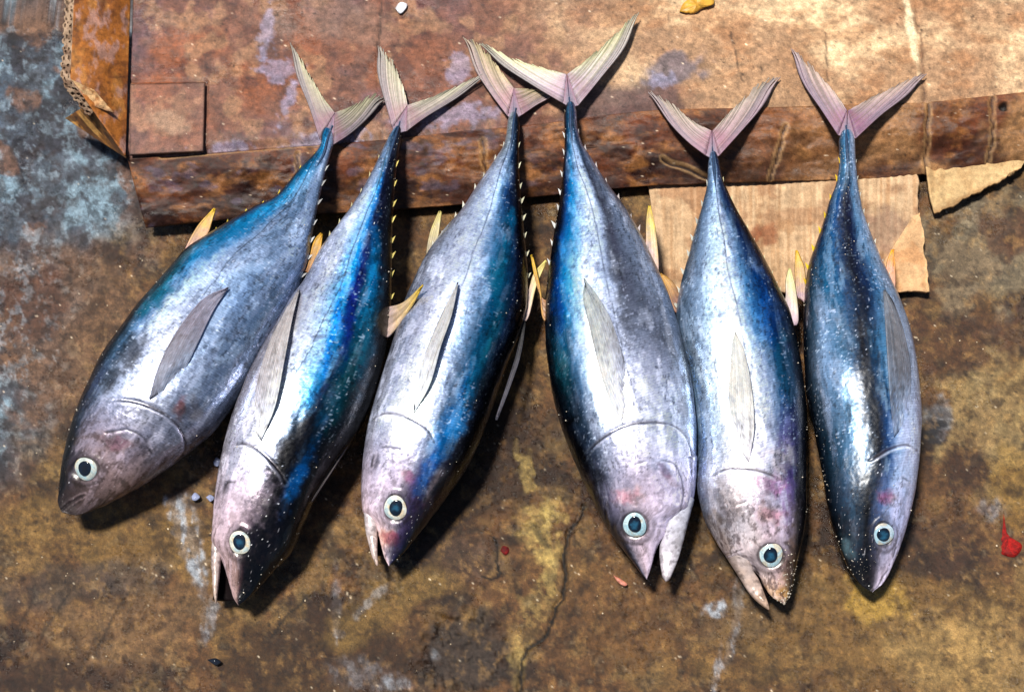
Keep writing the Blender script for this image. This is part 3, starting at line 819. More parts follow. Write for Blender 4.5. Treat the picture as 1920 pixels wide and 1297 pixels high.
               (.82, [(-1, (136, 136, 156)), (-.4, (184, 190, 206)), (0, (152, 174, 210)), (.3, (70, 102, 164)), (.6, (34, 54, 104)), (.8, (22, 28, 62)), (1, (14, 14, 34))]),
               (.97, [(-1, (154, 154, 150)), (-.3, (134, 144, 146)), (.2, (44, 76, 116)), (.6, (28, 34, 68)), (1, (20, 20, 38))])],
         blobs=[(928, 530, 10, 55, -6, (6, 128, 156), .75), (908, 650, 9, 70, 18, (8, 100, 130), .65), (728, 1010, 14, 14, 0, (170, 52, 64), .75), (765, 895, 12, 12, 0, (160, 60, 110), .5), (822, 945, 14, 36, 40, (110, 30, 66), .7), (800, 890, 12, 45, 28, (40, 96, 180), .7), (818, 900, 9, 28, 30, (140, 130, 128), .7),
                (848, 800, 24, 46, 35, (56, 120, 190), .6), (738, 1035, 16, 22, 0, (50, 50, 96), .6), (960, 410, 6, 16, 0, (30, 130, 180), .7), (704, 862, 7, 18, 25, (110, 100, 116), .7)]),
    dict(label='widest tuna, pale lilac belly towards the right, tail spread highest of all', dorsal='L', eye=(1190, 984, 25, 24), ztail=.074,
         L=[(1057, 190), (1058, 235), (1058, 277), (1054, 327), (1048, 385), (1039, 435), (1031, 489), (1024, 551), (1022, 585), (1024, 653), (1032, 717), (1049, 786), (1074, 855), (1103, 919), (1133, 978), (1167, 1027), (1197, 1067), (1211, 1086)],
         R=[(1081, 195), (1083, 239), (1091, 268), (1108, 297), (1129, 331), (1154, 368), (1183, 410), (1208, 456), (1233, 510), (1258, 570), (1281, 648), (1296, 717), (1304, 786), (1305, 855), (1303, 914), (1291, 973), (1276, 1027), (1262, 1080), (1250, 1091)],
         mouth=[(1266, 972), (1252, 990), (1247, 1004), (1234, 1022), (1223, 1055), (1214, 1085)], jaw=([(1245, 940), (1243, 1000), (1237, 1024), (1237, 1050), (1243, 1088)], [(1301, 940), (1289, 985), (1280, 1020), (1271, 1050), (1254, 1091)]), jawcol=((196, 182, 204), (190, 170, 186)),
         groove=[[(1096, 862), (1103, 850), (1128, 825), (1172, 800), (1217, 793), (1256, 798), (1281, 815), (1296, 850), (1298, 890)], [(1192, 869), (1227, 862), (1261, 867), (1276, 889), (1281, 924), (1276, 960)], [(1232, 986), (1250, 990), (1251, 996), (1240, 1015)], [(1185, 1018), (1205, 1020)], [(1134, 935), (1140, 990), (1165, 1040), (1195, 1050), (1212, 1046)]],
         pec=([(1166, 792), (1140, 740), (1124, 690), (1108, 620), (1094, 560), (1097, 534)], [(1182, 716), (1178, 700), (1163, 650), (1144, 596), (1122, 562), (1099, 536)]), peccol=((128, 120, 118), (124, 132, 132)),
         fins=[([(1018, 560), (1004, 520), (996, 478)], [(1020, 600), (1012, 540), (998, 480)], (170, 120, 90), (210, 170, 40)), ([(1210, 462), (1212, 415), (1217, 386)], [(1234, 512), (1230, 440), (1219, 388)], (180, 150, 160), (224, 196, 60))],
         tail=[[(1056, 194), (1002, 162), (938, 122), (896, 82)], [(1062, 140), (1010, 126), (958, 110), (898, 80)], [(1084, 198), (1130, 142), (1174, 88), (1201, 24)], [(1064, 140), (1104, 110), (1150, 72), (1198, 22)]],
         finlet=((214, 216, 216), (190, 180, 180)), tailcol=((176, 156, 176), (214, 204, 168)),
         ramp=[(.03, [(-1, (80, 80, 116)), (-.5, (140, 122, 140)), (0, (178, 160, 172)), (1, (190, 176, 196))]),
               (.15, [(-1, (86, 82, 120)), (-.6, (142, 124, 152)), (0, (194, 176, 194)), (.6, (194, 186, 214)), (1, (182, 174, 206))]),
               (.3, [(-1, (46, 54, 84)), (-.75, (64, 74, 104)), (-.5, (180, 186, 196)), (-.2, (204, 200, 210)), (.3, (194, 186, 208)), (.7, (190, 186, 214)), (1, (146, 142, 166))]),
               (.45, [(-1, (24, 60, 100)), (-.82, (28, 108, 126)), (-.65, (96, 140, 172)), (-.4, (218, 224, 230)), (-.1, (172, 172, 188)), (.3, (156, 148, 172)), (.7, (142, 138, 158)), (1, (116, 112, 132))]),
               (.6, [(-1, (8, 34, 100)), (-.8, (12, 116, 190)), (-.6, (106, 182, 214)), (-.35, (202, 208, 228)), (0, (180, 182, 206)), (.2, (112, 102, 128)), (.5, (150, 146, 172)), (.8, (156, 152, 182)), (1, (116, 112, 136))]),
               (.8, [(-1, (8, 18, 56)), (-.75, (10, 80, 160)), (-.5, (96, 160, 210)), (-.1, (196, 202, 224)), (.1, (190, 196, 222)), (.25, (94, 86, 110)), (.6, (146, 142, 172)), (1, (114, 106, 136))]),
               (.97, [(-1, (20, 25, 60)), (-.4, (36, 84, 124)), (0, (104, 144, 176)), (.4, (56, 76, 116)), (.8, (134, 116, 146)), (1, (116, 102, 126))])],
         blobs=[(1046, 560, 12, 90, 0, (6, 96, 200), .8), (1050, 690, 12, 55, -10, (20, 130, 140), .75), (1062, 440, 8, 80, 6, (20, 110, 190), .6), (1072, 790, 18, 7, -30, (14, 14, 24), .9), (1085, 845, 8, 26, -20, (20, 20, 34), .8), (1115, 905, 14, 22, 30, (30, 26, 48), .8), (1180, 932, 20, 16, 0, (204, 130, 150), .6), (1246, 885, 8, 22, -40, (150, 50, 110), .6), (1238, 872, 22, 14, 20, (130, 136, 172), .5),
                (1150, 480, 10, 110, -10, (104, 92, 112), .6), (1190, 560, 26, 80, -15, (116, 106, 128), .55), (1240, 620, 22, 60, -15, (124, 116, 134), .5), (1215, 700, 40, 50, -20, (206, 198, 214), .55), (1285, 680, 6, 60, -6, (40, 36, 46), .6), (1288, 770, 12, 26, 0, (96, 100, 110), .5),
                (1150, 1045, 16, 20, 30, (110, 110, 140), .5), (1170, 1000, 20, 12, 20, (180, 160, 150), .4), (1120, 700, 20, 60, -20, (226, 230, 234), .4)]),
    dict(label='tuna with a sand-crusted snout and pink cheek, second from the right', dorsal='R', eye=(1446, 1041, 25, 22), ztail=.067,
         L=[(1328, 285), (1326, 343), (1317, 385), (1304, 427), (1292, 476), (1276, 535), (1268, 590), (1272, 650), (1286, 710), (1298, 760), (1306, 841), (1307, 915), (1319, 964), (1344, 1014), (1373, 1058), (1403, 1107), (1425, 1133), (1441, 1144)],
         R=[(1346, 285), (1354, 331), (1368, 368), (1385, 402), (1410, 447), (1435, 493), (1460, 545), (1482, 594), (1497, 658), (1509, 742), (1512, 826), (1512, 895), (1511, 964), (1504, 1014), (1492, 1063), (1482, 1112), (1473, 1132)],
         mouth=[(1388, 1052), (1405, 1065), (1422, 1077), (1432, 1097), (1447, 1118), (1468, 1132)], jaw=([(1395, 1020), (1412, 1070), (1424, 1090), (1436, 1120), (1444, 1142)], [(1340, 1005), (1374, 1060), (1390, 1087), (1408, 1115), (1440, 1144)]), jawcol=((200, 176, 166), (186, 136, 92)),
         groove=[[(1339, 890), (1368, 880), (1403, 880), (1437, 888), (1462, 900)], [(1349, 954), (1373, 947), (1398, 942)], [(1386, 1070), (1396, 1060), (1412, 1062), (1424, 1076)], [(1360, 1040), (1390, 1030)]],
         pec=([(1404, 868), (1414, 800), (1409, 730), (1396, 662), (1379, 623)], [(1378, 826), (1367, 750), (1369, 690), (1373, 645), (1378, 625)]), peccol=((150, 140, 126), (176, 176, 170)),
         fins=[([(1496, 606), (1492, 545), (1481, 504)], [(1472, 562), (1474, 525), (1480, 505)], (186, 160, 176), (206, 204, 130)), ([(1266, 585), (1252, 545), (1238, 514)], [(1274, 545), (1258, 525), (1240, 514)], (140, 96, 90), (200, 146, 30))],
         tail=[[(1324, 292), (1290, 266), (1250, 226), (1212, 174)], [(1334, 246), (1300, 229), (1260, 199), (1215, 171)], [(1348, 292), (1390, 246), (1432, 200), (1466, 146)], [(1336, 246), (1380, 200), (1420, 165), (1464, 143)]],
         finlet=((190, 190, 180), (200, 190, 150)), tailcol=((150, 116, 132), (186, 168, 156)),
         ramp=[(.03, [(-1, (196, 176, 166)), (-.2, (180, 156, 156)), (.3, (176, 150, 140)), (.7, (112, 92, 78)), (1, (66, 52, 56))]),
               (.12, [(-1, (164, 154, 158)), (-.3, (190, 176, 176)), (.2, (176, 158, 170)), (.5, (142, 122, 150)), (.8, (88, 70, 88)), (1, (38, 34, 56))]),
               (.25, [(-1, (146, 150, 164)), (-.4, (206, 196, 196)), (.1, (196, 186, 196)), (.4, (158, 124, 176)), (.65, (94, 74, 132)), (.85, (64, 56, 84)), (1, (28, 26, 46))]),
               (.45, [(-1, (104, 134, 158)), (-.6, (216, 222, 228)), (-.1, (216, 216, 222)), (.2, (182, 188, 208)), (.45, (82, 116, 168)), (.7, (48, 62, 112)), (1, (18, 22, 46))]),
               (.6, [(-1, (104, 124, 144)), (-.5, (182, 198, 214)), (-.1, (206, 212, 228)), (.2, (110, 152, 205)), (.45, (28, 78, 152)), (.7, (22, 50, 110)), (1, (18, 18, 46))]),
               (.8, [(-1, (96, 114, 140)), (-.4, (182, 198, 214)), (0, (196, 206, 222)), (.25, (112, 132, 178)), (.5, (42, 62, 122)), (.75, (34, 34, 74)), (1, (22, 22, 46))]),
               (.97, [(-1, (88, 112, 140)), (-.2, (154, 178, 204)), (.3, (74, 80, 124)), (1, (36, 32, 66))])],
         blobs=[(1440, 912, 22, 24, 0, (176, 90, 150), .6), (1442, 962, 22, 16, 30, (176, 70, 110), .5), (1462, 860, 20, 30, 0, (190, 170, 160), .5), (1480, 1070, 14, 70, 8, (116, 92, 60), .7), (1460, 1110, 26, 16, 20, (184, 142, 84), .75), (1360, 930, 40, 40, 0, (140, 122, 112), .5),
                (1345, 1000, 20, 40, -20, (150, 132, 118), .5), (1470, 680, 14, 50, -10, (30, 110, 130), .5), (1430, 585, 20, 60, -10, (40, 90, 170), .5), (1500, 930, 8, 80, 0, (60, 54, 60), .6)]),
    dict(label='rightmost tuna, rolled to show its dark blue-black back, mouth closed', dorsal='L', eye=(1657, 1001, 17, 23), ztail=.068,
         L=[(1572, 245), (1574, 293), (1568, 343), (1555, 377), (1543, 418), (1530, 456), (1515, 501), (1508, 551), (1507, 600), (1508, 650), (1511, 717), (1526, 796), (1541, 875), (1556, 964), (1571, 1019), (1590, 1063), (1615, 1097), (1634, 1110)],
         R=[(1602, 245), (1604, 293), (1608, 343), (1616, 389), (1629, 431), (1646, 476), (1666, 522), (1687, 570), (1705, 622), (1719, 693), (1726, 767), (1724, 841), (1716, 915), (1699, 989), (1679, 1048), (1656, 1092), (1639, 1109)],
         mouth=None, groove=[[(1630, 862), (1645, 856), (1669, 843), (1699, 836), (1719, 846)], [(1680, 1026), (1672, 1054), (1648, 1096), (1637, 1109)], [(1693, 895), (1708, 905)]],
         pec=([(1677, 818), (1669, 740), (1664, 660), (1657, 545)], [(1700, 790), (1708, 705), (1697, 632), (1677, 572), (1660, 546)]), peccol=((124, 116, 118), (120, 118, 120)),
         fins=[([(1496, 556), (1491, 510), (1493, 469)], [(1514, 570), (1508, 505), (1495, 471)], (160, 130, 150), (228, 180, 20)), ([(1660, 512), (1664, 490), (1673, 468)], [(1677, 550), (1678, 500), (1675, 469)], (190, 140, 130), (226, 150, 30))],
         tail=[[(1572, 254), (1540, 206), (1502, 152), (1480, 92)], [(1588, 208), (1565, 175), (1526, 134), (1483, 89)], [(1604, 260), (1652, 216), (1702, 180), (1741, 140)], [(1590, 208), (1650, 176), (1700, 154), (1738, 137)]],
         finlet=((224, 186, 20), (190, 190, 180)), tailcol=((112, 82, 112), (196, 170, 160)),
         ramp=[(.03, [(-1, (24, 26, 34)), (-.3, (26, 25, 34)), (.1, (80, 68, 84)), (.5, (154, 140, 164)), (1, (180, 166, 194))]),
               (.15, [(-1, (28, 34, 48)), (-.6, (64, 90, 114)), (-.2, (18, 20, 32)), (.1, (80, 92, 142)), (.4, (150, 150, 190)), (1, (166, 162, 196))]),
               (.3, [(-1, (26, 36, 56)), (-.6, (82, 112, 148)), (-.25, (62, 88, 124)), (0, (22, 25, 42)), (.2, (52, 78, 134)), (.45, (150, 156, 196)), (.8, (166, 156, 190)), (1, (144, 134, 168))]),
               (.5, [(-1, (22, 32, 56)), (-.75, (140, 160, 184)), (-.55, (84, 112, 146)), (-.3, (50, 80, 122)), (-.1, (20, 21, 46)), (.1, (42, 72, 112)), (.3, (90, 122, 168)), (.55, (122, 122, 144)), (.8, (150, 146, 176)), (1, (144, 134, 162))]),
               (.65, [(-1, (18, 36, 66)), (-.6, (50, 100, 146)), (-.3, (42, 80, 132)), (0, (18, 20, 54)), (.2, (32, 52, 102)), (.45, (82, 112, 158)), (.7, (132, 138, 168)), (1, (116, 116, 144))]),
               (.82, [(-1, (22, 44, 84)), (-.5, (32, 80, 142)), (-.1, (16, 24, 68)), (.15, (32, 38, 84)), (.4, (100, 122, 162)), (.8, (132, 142, 172)), (1, (86, 96, 126))]),
               (.97, [(-1, (54, 84, 114)), (-.3, (92, 132, 164)), (.1, (52, 92, 134)), (.5, (142, 152, 168)), (1, (124, 124, 144))])],
         blobs=[(1666, 932, 16, 12, -20, (170, 70, 100), .5), (1580, 1000, 22, 40, -20, (20, 30, 36), .6), (1592, 1030, 8, 22, -30, (110, 136, 146), .6), (1610, 1075, 24, 30, 30, (22, 20, 26), .6), (1700, 820, 16, 70, 0, (176, 160, 190), .5)]),
]

NL, NT, NB = 520, 150, 36
theta = np.r_[np.linspace(0, math.pi, NT), np.linspace(math.pi, 2 * math.pi, NB + 2)[1:-1]]


def along_axis(pts, A, D):
    p = np.asarray(pts, float) - A
    L = np.hypot(*D)
    d = D / L
    a = (p @ d) / L
    off = p @ np.array([-d[1], d[0]])
    k = np.argsort(a)
    a, off = a[k], off[k]
    keep = np.r_[True, np.diff(a) > 1e-4]
    return a[keep], off[keep]


def ramp_color(F, s, t):
    st = [r[0] for r in F['ramp']]
    cols = []
    for _, stops in F['ramp']:
        x = [q[0] for q in stops]
        c = np.array([lin(q[1]) for q in stops])
        cols.append(np.stack([np.interp(t, x, c[:, k]) for k in range(3)], -1))
    cols = np.array(cols)
    f = np.interp(s, st, np.arange(len(st)))
    i = np.clip(f.astype(int), 0, len(st) - 2)
    w = (f - i)
    w = (w * w * (3 - 2 * w))[..., None]
    flat = np.arange(s.size).reshape(s.shape)
    C = cols.reshape(len(st), -1, 3)
    return C[i, flat] * (1 - w) + C[i + 1, flat] * w


def strip_mesh(name, lead, trail, z, parent, mat, c0, c1, nu=28, nv=7, thick=.0012, ridge=.0004, seed=0, fray=0.0, loc=None, root_col=None):
    """Fin blade between two traced edges (base -> tip) with fin-ray relief; z: number or function of grid -> height."""
    a, b = smooth_poly(lead, nu), smooth_poly(trail, nu)
    v = np.linspace(0, 1, nv)
    Q = a[:, None, :] * (1 - v)[None, :, None] + b[:, None, :] * v[None, :, None]
    u = np.linspace(0, 1, nu)[:, None] + 0 * v[None, :]
    if fray:
        n = (np.random.default_rng(seed).random(nv) - .5)
        d = (a[-1] - a[0]) / np.linalg.norm(a[-1] - a[0])
        Q += d[None, None, :] * (n[None, :] * fray * sst(.5, 1, u) * v[None, :])[..., None]
    Z = z(Q[..., 0], Q[..., 1], u, v[None, :] + 0 * u) if callable(z) else z + 0 * u
    Z = Z + ridge * np.cos(v * math.pi * (nv - 1))[None, :]
    P = at(Q[..., 0], Q[..., 1], Z)
    m = np.clip(u * 1.1 - .1 + (fbm(Q[..., 0] / 8, Q[..., 1] / 8, 3, seed) - .5) * .5, 0, 1)
    c = lin(c0) * (1 - m[..., None]) + lin(c1) * m[..., None]
    ray = .5 + .5 * np.cos(v * math.pi * (nv - 1))
    c = c * (.55 + .9 * fbm(u * 3 + 5, (v * nv)[None, :] / 1.7 + 0 * u, 3, seed + 20))[..., None]
    if root_col is not None:
        rc = root_col(Q[..., 0], Q[..., 1])
        w = (.25 + .42 * sst(.05, .7, u)) * sst(-.05, .5, u + (1 - v)[None, :] * .18 + (fbm(Q[..., 0] / 9, Q[..., 1] / 9, 3, seed + 8) - .5) * .3)
        w = w[..., None]
        c = rc * .8 * (1 - w) + c * w
    c = punch(c, .3, .2, .82) * (.74 + .26 * ray * (.4 + np.random.default_rng(seed + 50).random(nv)))[None, :, None] * (.75 + .5 * fbm(Q[..., 0] / 6, Q[..., 1] / 6, 3, seed + 3))[..., None]
    o = make_mesh(name, P.reshape(-1, 3), grid_faces(nu, nv), mat, parent, c.reshape(-1, 3))
    up_normals(o)
    solid(o, thick, 0)
    o.location = -np.asarray(loc)
    return o


def build_tail(F, parent, loc, seed):
    """Forked tail fin: two lobes of separate rays fanning from the tail base, frayed along the trailing edge."""
    rg = np.random.default_rng(seed)
    V, Fc, C = [], [], []
    NR, NS = 30, 16
    zt = F['ztail'] - .004
    for lobe in (0, 1):
        root_pt = tuple((np.array(F['L'][0]) + np.array(F['R'][0])) / 2 + (np.array(F['L'][1]) - np.array(F['L'][0])) * .25)
        lead = smooth_poly(F['tail'][lobe * 2], 80)
        trail = smooth_poly(F['tail'][lobe * 2 + 1], 80)
        # web between the lobe's root, the stalk and the notch
        l0, nt0, rp = lead[0], trail[0], np.array(root_pt)
        wb = len(V)
        for iu in range(9):
            for iv in range(11):
                u_, v_ = iu / 8, iv / 10
                q_ = (l0 * (1 - v_) + rp * v_) * (1 - u_) + (l0 * (1 - v_) + nt0 * v_) * u_
                V.append(at(q_[0], q_[1], zt - .0003 + .0006 * (iv % 2)))
                k_ = v_ * (1 - u_)
                c_ = (lin((150, 128, 142)) * (1 - u_ * .5) + lin((140, 86, 106)) * u_ * .5) * (1 - k_) + lin((70, 88, 112)) * k_
                C.append(c_ * (.86 + .16 * (iv % 2)))
        for iu in range(8):
            for iv in range(10):
                b_ = wb + iu * 11 + iv
                Fc.append((b_, b_ + 1, b_ + 12, b_ + 11))
        jit = rg.random(NR + 1)
        cj = rg.random(NR + 1)

        def ray(k):
            f = k / NR                                  # 0 = notch side, 1 = leading edge
            ue = 0.10 + 0.90 * f ** 0.85
            v0 = 1 - f
            w = np.linspace(0, 1, NS)
            u = w * ue
            v = v0 + (1 - v0) * w ** (1.3 + 2.2 * f) * (1 if f < .97 else .25)
            i = u * 79
            a = np.stack([np.interp(i, np.arange(80), lead[:, q]) for q in (0, 1)], 1)
            b = np.stack([np.interp(i, np.arange(80), trail[:, q]) for q in (0, 1)], 1)
            return a * (1 - v[:, None]) + b * v[:, None], u, v
        for k in range(NR):
            q0, u0, v0 = ray(k)
            q1, u1, v1 = ray(k + 1)
            ext = 1.0 + (jit[k] - .30) * .55 * (1 - k / NR) ** .6 if k < NR - 2 else 1.0
            w = np.linspace(0, 1, NS)
            mid = (q0 + q1) / 2
            tip = mid[-1] + (mid[-1] - mid[-3]) * (ext - 1) * 4
            tp = sst(.80 - .45 * jit[k], 1.0, w)[:, None] * .96
            e0, e1 = q0 * (1 - tp) + mid * tp, q1 * (1 - tp) + mid * tp
            e0[-1] = e1[-1] = mid[-1] = tip
            zz = np.maximum(zt - .008 * sst(0, .9, (u0 + u1) / 2), .0565) + (jit[k] - .5) * .002 * w
            base = len(V)
            f = k / NR
            for j in range(NS):
                for e, dz in ((e0, -.0005), (mid, .0006), (e1, -.0005)):
                    V.append(at(e[j, 0], e[j, 1], zz[j] + dz))
                vm = (v0[j] + v1[j]) / 2
                m = np.clip(.15 + .9 * w[j] * (.4 + .6 * vm) + (cj[k] - .5) * .35, 0, 1)
                c = lin(F['tailcol'][0]) * (1 - m) + lin(F['tailcol'][1]) * m
                c = c * (.62 if cj[k] > .70 else 1.0) * (1.25 if cj[k] < .25 else 1.0)
                if f > .75:
                    c = c * .6 + lin((120, 108, 128)) * .4
                pink = max(0, 1 - abs(w[j] - .12) * 5) * .25
                c = c * np.array([.93, 1.0, .98])
                c = c * (1 - pink) + lin((150, 70, 100)) * pink
                C += [c * (.55 + .3 * cj[k]), c * 1.1, c * (.55 + .3 * cj[k])]
            for j in range(NS - 1):
                b = base + j * 3
                Fc += [(b, b + 1, b + 4, b + 3), (b + 1, b + 2, b + 5, b + 4)]
    o = make_mesh('tail_fin', np.array(V), np.array(Fc), M_FIN, parent, np.array(C))
    up_normals(o)
    solid(o, .0012, 0)
    o.location = -loc
    return o


def dome(n_r, n_a, prof, rx=1, ry=1):
    """Rotational cap: prof gives (radius, height) samples; local frame, +z outward."""
    V = [(0, 0, prof[0][1])]
    for r, h in prof[1:]:
        for k in range(n_a):
            a = 2 * math.pi * k / n_a
            V.append((r * math.cos(a) * rx, r * math.sin(a) * ry, h))
    Fc = [(0, 1 + k, 1 + (k + 1) % n_a) for k in range(n_a)]
    for i in range(len(prof) - 2):
        for k in range(n_a):
            a, b = 1 + i * n_a + k, 1 + i * n_a + (k + 1) % n_a
            Fc.append((a, a + n_a, b + n_a, b))
    return np.array(V), Fc


def icos(rad, n, places, squash=.7, rg=RNG):
    """Many small irregular grains as one mesh: places (n,3)."""
    base = np.array([(0, 0, 1), (.9, 0, .3), (.28, .85, .3), (-.72, .53, .3), (-.72, -.53, .3), (.28, -.85, .3), (0, 0, -.6)])
    fc = np.array([(0, 1, 2), (0, 2, 3), (0, 3, 4), (0, 4, 5), (0, 5, 1), (6, 2, 1), (6, 3, 2), (6, 4, 3), (6, 5, 4), (6, 1, 5)])
    r = rad * (0.5 + rg.random(n) ** 2 * 1.6)
    V = base[None] * r[:, None, None] * (0.7 + .6 * rg.random((n, 7, 1)))
    V[..., 2] *= squash
    V = V + places[:, None, :]
    Fa = fc[None] + (np.arange(n) * 7)[:, None, None]
    return V.reshape(-1, 3), Fa.reshape(-1, 3)


def build_fish(F, idx):
    rg = np.random.default_rng(100 + idx)
    Lp, Rp = np.array(F['L'], float), np.array(F['R'], float)
    A = (Lp[0] + Rp[0]) / 2
    tipL, tipR = Lp[-1], Rp[-1]
    upper_tip = tipL if F['dorsal'] == 'L' else tipR
    B = upper_tip if F['mouth'] else (tipL + tipR) / 2
    D = B - A
    Lpx = np.hypot(*D)
    d = D / Lpx
    nrm = np.array([-d[1], d[0]])
    aL, oL = along_axis(Lp, A, D)
    aR, oR = along_axis(Rp, A, D)
    a = 1 - (1 - np.linspace(0, 1, NL)) ** 1.0
    a = np.r_[np.linspace(0, .97, NL - 40), .97 + .03 * np.sin(np.linspace(0, math.pi / 2, 41)[1:])]
    fL, fR = pchip(aL, oL, a), pchip(aR, oR, a)
    full = np.abs(fL - fR) / 2
    bL, bR = fL.copy(), fR.copy()
    if F['mouth']:
        am, om = along_axis(F['mouth'], A, D)
        w = sst(am[0] - .012, am[0] + .012, a)
        mo = pchip(am, om, np.clip(a, am[0], am[-1]))
        if F['dorsal'] == 'L':
            bR = fR * (1 - w) + mo * w
        else:
            bL = fL * (1 - w) + mo * w
    # close the snout
    end = np.sqrt(np.clip(1 - ((a - .985) / .015).clip(0, 1) ** 2, 0, 1))
    mid = (bL + bR) / 2
    bL, bR = mid + (bL - mid) * end, mid + (bR - mid) * end
    half = np.abs(bL - bR) / 2
    scale = np.linalg.norm(at(A[0], A[1], .055) - at(B[0], B[1], .055)) / Lpx
    k = .70 + .25 * sst(.15, 0, a)
    fullm = np.convolve(np.pad(full, 12, 'edge'), np.ones(25) / 25, 'valid')
    h = fullm * scale * k
    hmax = h.max()
    sn = sst(0, 1, (a - .80) / .2)
    h = h * (1 - .30 * sn) * ((1 - .86 * ((a - .90) / .10).clip(0, 1) ** 1.5) * end)
    h = np.minimum(h, np.maximum(half * scale * 1.9, .0015))
    zc = hmax * (1 - .30 * sst(.72, 1, a))
    zc = zc * (1 - sst(.38, .02, a)) + (F['ztail'] - .004) * sst(.38, .02, a)
    stub = .35 + .65 * np.sqrt(np.clip(a / .022, 0, 1))
    h = h * stub
    bL, bR = mid + (bL - mid) * stub, mid + (bR - mid) * stub
    zc = np.maximum(zc, h + .001)
    cpx = A[None] + a[:, None] * D[None] + mid[:, None] * nrm[None]
    PL = at(*(A[None] + a[:, None] * D[None] + bL[:, None] * nrm[None]).T, zc)
    PR = at(*(A[None] + a[:, None] * D[None] + bR[:, None] * nrm[None]).T, zc)
    # make PR the image-right side
    if (PR[NL // 2] - PL[NL // 2])[0] < 0:
        PL, PR = PR, PL
    C0, W = (PL + PR) / 2, (PR - PL) / 2
    ct, stn = np.cos(theta), np.sin(theta)
    sgn = np.sign(stn) * np.abs(stn) ** .92
    P = C0[:, None, :] + W[:, None, :] * ct[None, :, None]
    P[..., 2] += h[:, None] * sgn[None, :]
    root = thing('tuna', F['label'], 'fish', tuple(np.r_[C0[NL // 2][:2], 0]), 'tuna laid out side by side')
    loc = np.array(root.location)

    # outward normals for relief
    du = np.gradient(P, axis=0)
    dv = np.gradient(P, axis=1)
    nn = np.cross(dv, du)
    nn /= np.linalg.norm(nn, axis=-1, keepdims=True) + 1e-12
    if nn[NL // 2, NT // 2, 2] < 0:
        nn = -nn
    X, Y = measure(P)
    U = (a * Lpx)[:, None] + 0 * X
    T = ct[None, :] + 0 * X
    Vv = (theta[None, :] - math.pi / 2) * (half[:, None] + 6)
    topm = sst(-.25, .05, stn)[None, :] + 0 * X
    dep = np.zeros_like(X)
    for g in F['groove']:
        gd = seg_dist(X + (fbm(X / 20, Y / 20, 3, 5) - .5) * 5, Y + (fbm(X / 20, Y / 20, 3, 8) - .5) * 5, smooth_poly(g, 24))
        dep -= (sst(3.4, 0, gd) * .00050 - sst(5, 0, np.abs(gd - 6)) * .00012) * topm * sst(.30, .55, fbm(X / 34, Y / 34, 2, 51))
    # gill cover: its rear rim stands proud of the shoulder behind it
    og = smooth_poly(F['groove'][0], 40)
    i_n = np.zeros(X.shape, int)
    bd = np.full(X.shape, 1e9)
    for q in range(40):
        dq = (X - og[q, 0]) ** 2 + (Y - og[q, 1]) ** 2
        i_n = np.where(dq < bd, q, i_n)
        bd = np.minimum(bd, dq)
    tg = np.gradient(og, axis=0)
    tg /= np.linalg.norm(tg, axis=1)[:, None]
    ng_ = np.stack([-tg[:, 1], tg[:, 0]], 1)
    ng_ *= np.sign((ng_ @ d))[:, None]
    sdist = (X - og[i_n, 0]) * ng_[i_n, 0] + (Y - og[i_n, 1]) * ng_[i_n, 1]
    ofade = sst(0, 7, i_n) * sst(39, 32, i_n) * topm
    dep += ofade * (.0015 * sst(-1.5, 1.5, sdist) * np.exp(-np.maximum(sdist, 0) / 34) - .0008 * np.exp(-((sdist + 4) / 4) ** 2))
    ex, ey, erx, ery = F['eye']
    ed = np.hypot((X - ex) / erx, (Y - ey) / ery)
    dep -= (sst(1.15, .75, ed) * .002 - sst(.35, 0, np.abs(ed - 1.3)) * .0010) * topm
    dep += (fbm(U / 40, Vv / 24, 3, 12 + idx) - .5) * .0010 * sst(.02, .12, a)[:, None] * sst(1, .97, a)[:, None]
    dep += (fbm(U / 4, Vv / 4, 3, 22 + idx) - .5) * .00028
    P = P + nn * dep[..., None]

    # ---- skin colours
    s = (1 - a)[:, None] + 0 * X
    tw = T + (fbm(U / 90, Vv / 50, 4, idx) - .5) * .13 + (fbm(U / 12, Vv / 5, 3, idx + 9) - .5) * .14
    edge = sst(.55, .95, np.abs(T))
    tw = T * edge + tw * (1 - edge)
    c = ramp_color(F, np.clip(s + (fbm(U / 60, Vv / 40, 3, 30) - .5) * .06, 0, 1), np.clip(tw, -1, 1))
    lum = c.mean(-1)
    dark = sst(.12, .03, lum)
    # rubbed patches, mauve mottling, scale texture
    m1 = sst(.53, .62, fbm(U / 42, Vv / 22, 5, 14 + idx) + (fbm(U / 3, Vv / 9, 2, 3) - .5) * .10)
    c = mix(c, (122, 108, 128), m1 * .10 * (1 - dark))
    m2 = sst(.55, .64, fbm(U / 60, Vv / 16, 5, 34 + idx) + (fbm(U / 9, Vv / 2.5, 2, 6) - .5) * .14)
    c = mix(c, (222, 222, 230), m2 * .14 * (1 - dark))
    m3 = sst(.56, .66, fbm(U / 18, Vv / 14, 5, 44 + idx))
    c = mix(c, (60, 52, 66), m3 * .08)
    m4 = sst(.62, .70, fbm(U / 9, Vv / 6, 4, 54 + idx))
    c = mix(c, (40, 34, 40), m4 * .20 * sst(.0, .4, s))
    for (bx, by, rx, ry, an, bc, bs) in F['blobs']:
        c2 = blob(c, X, Y, bx, by, rx, ry, an, bc, bs * .9, .95, 13, idx + 3, .7)
        c = c + (c2 - c) * topm[..., None]
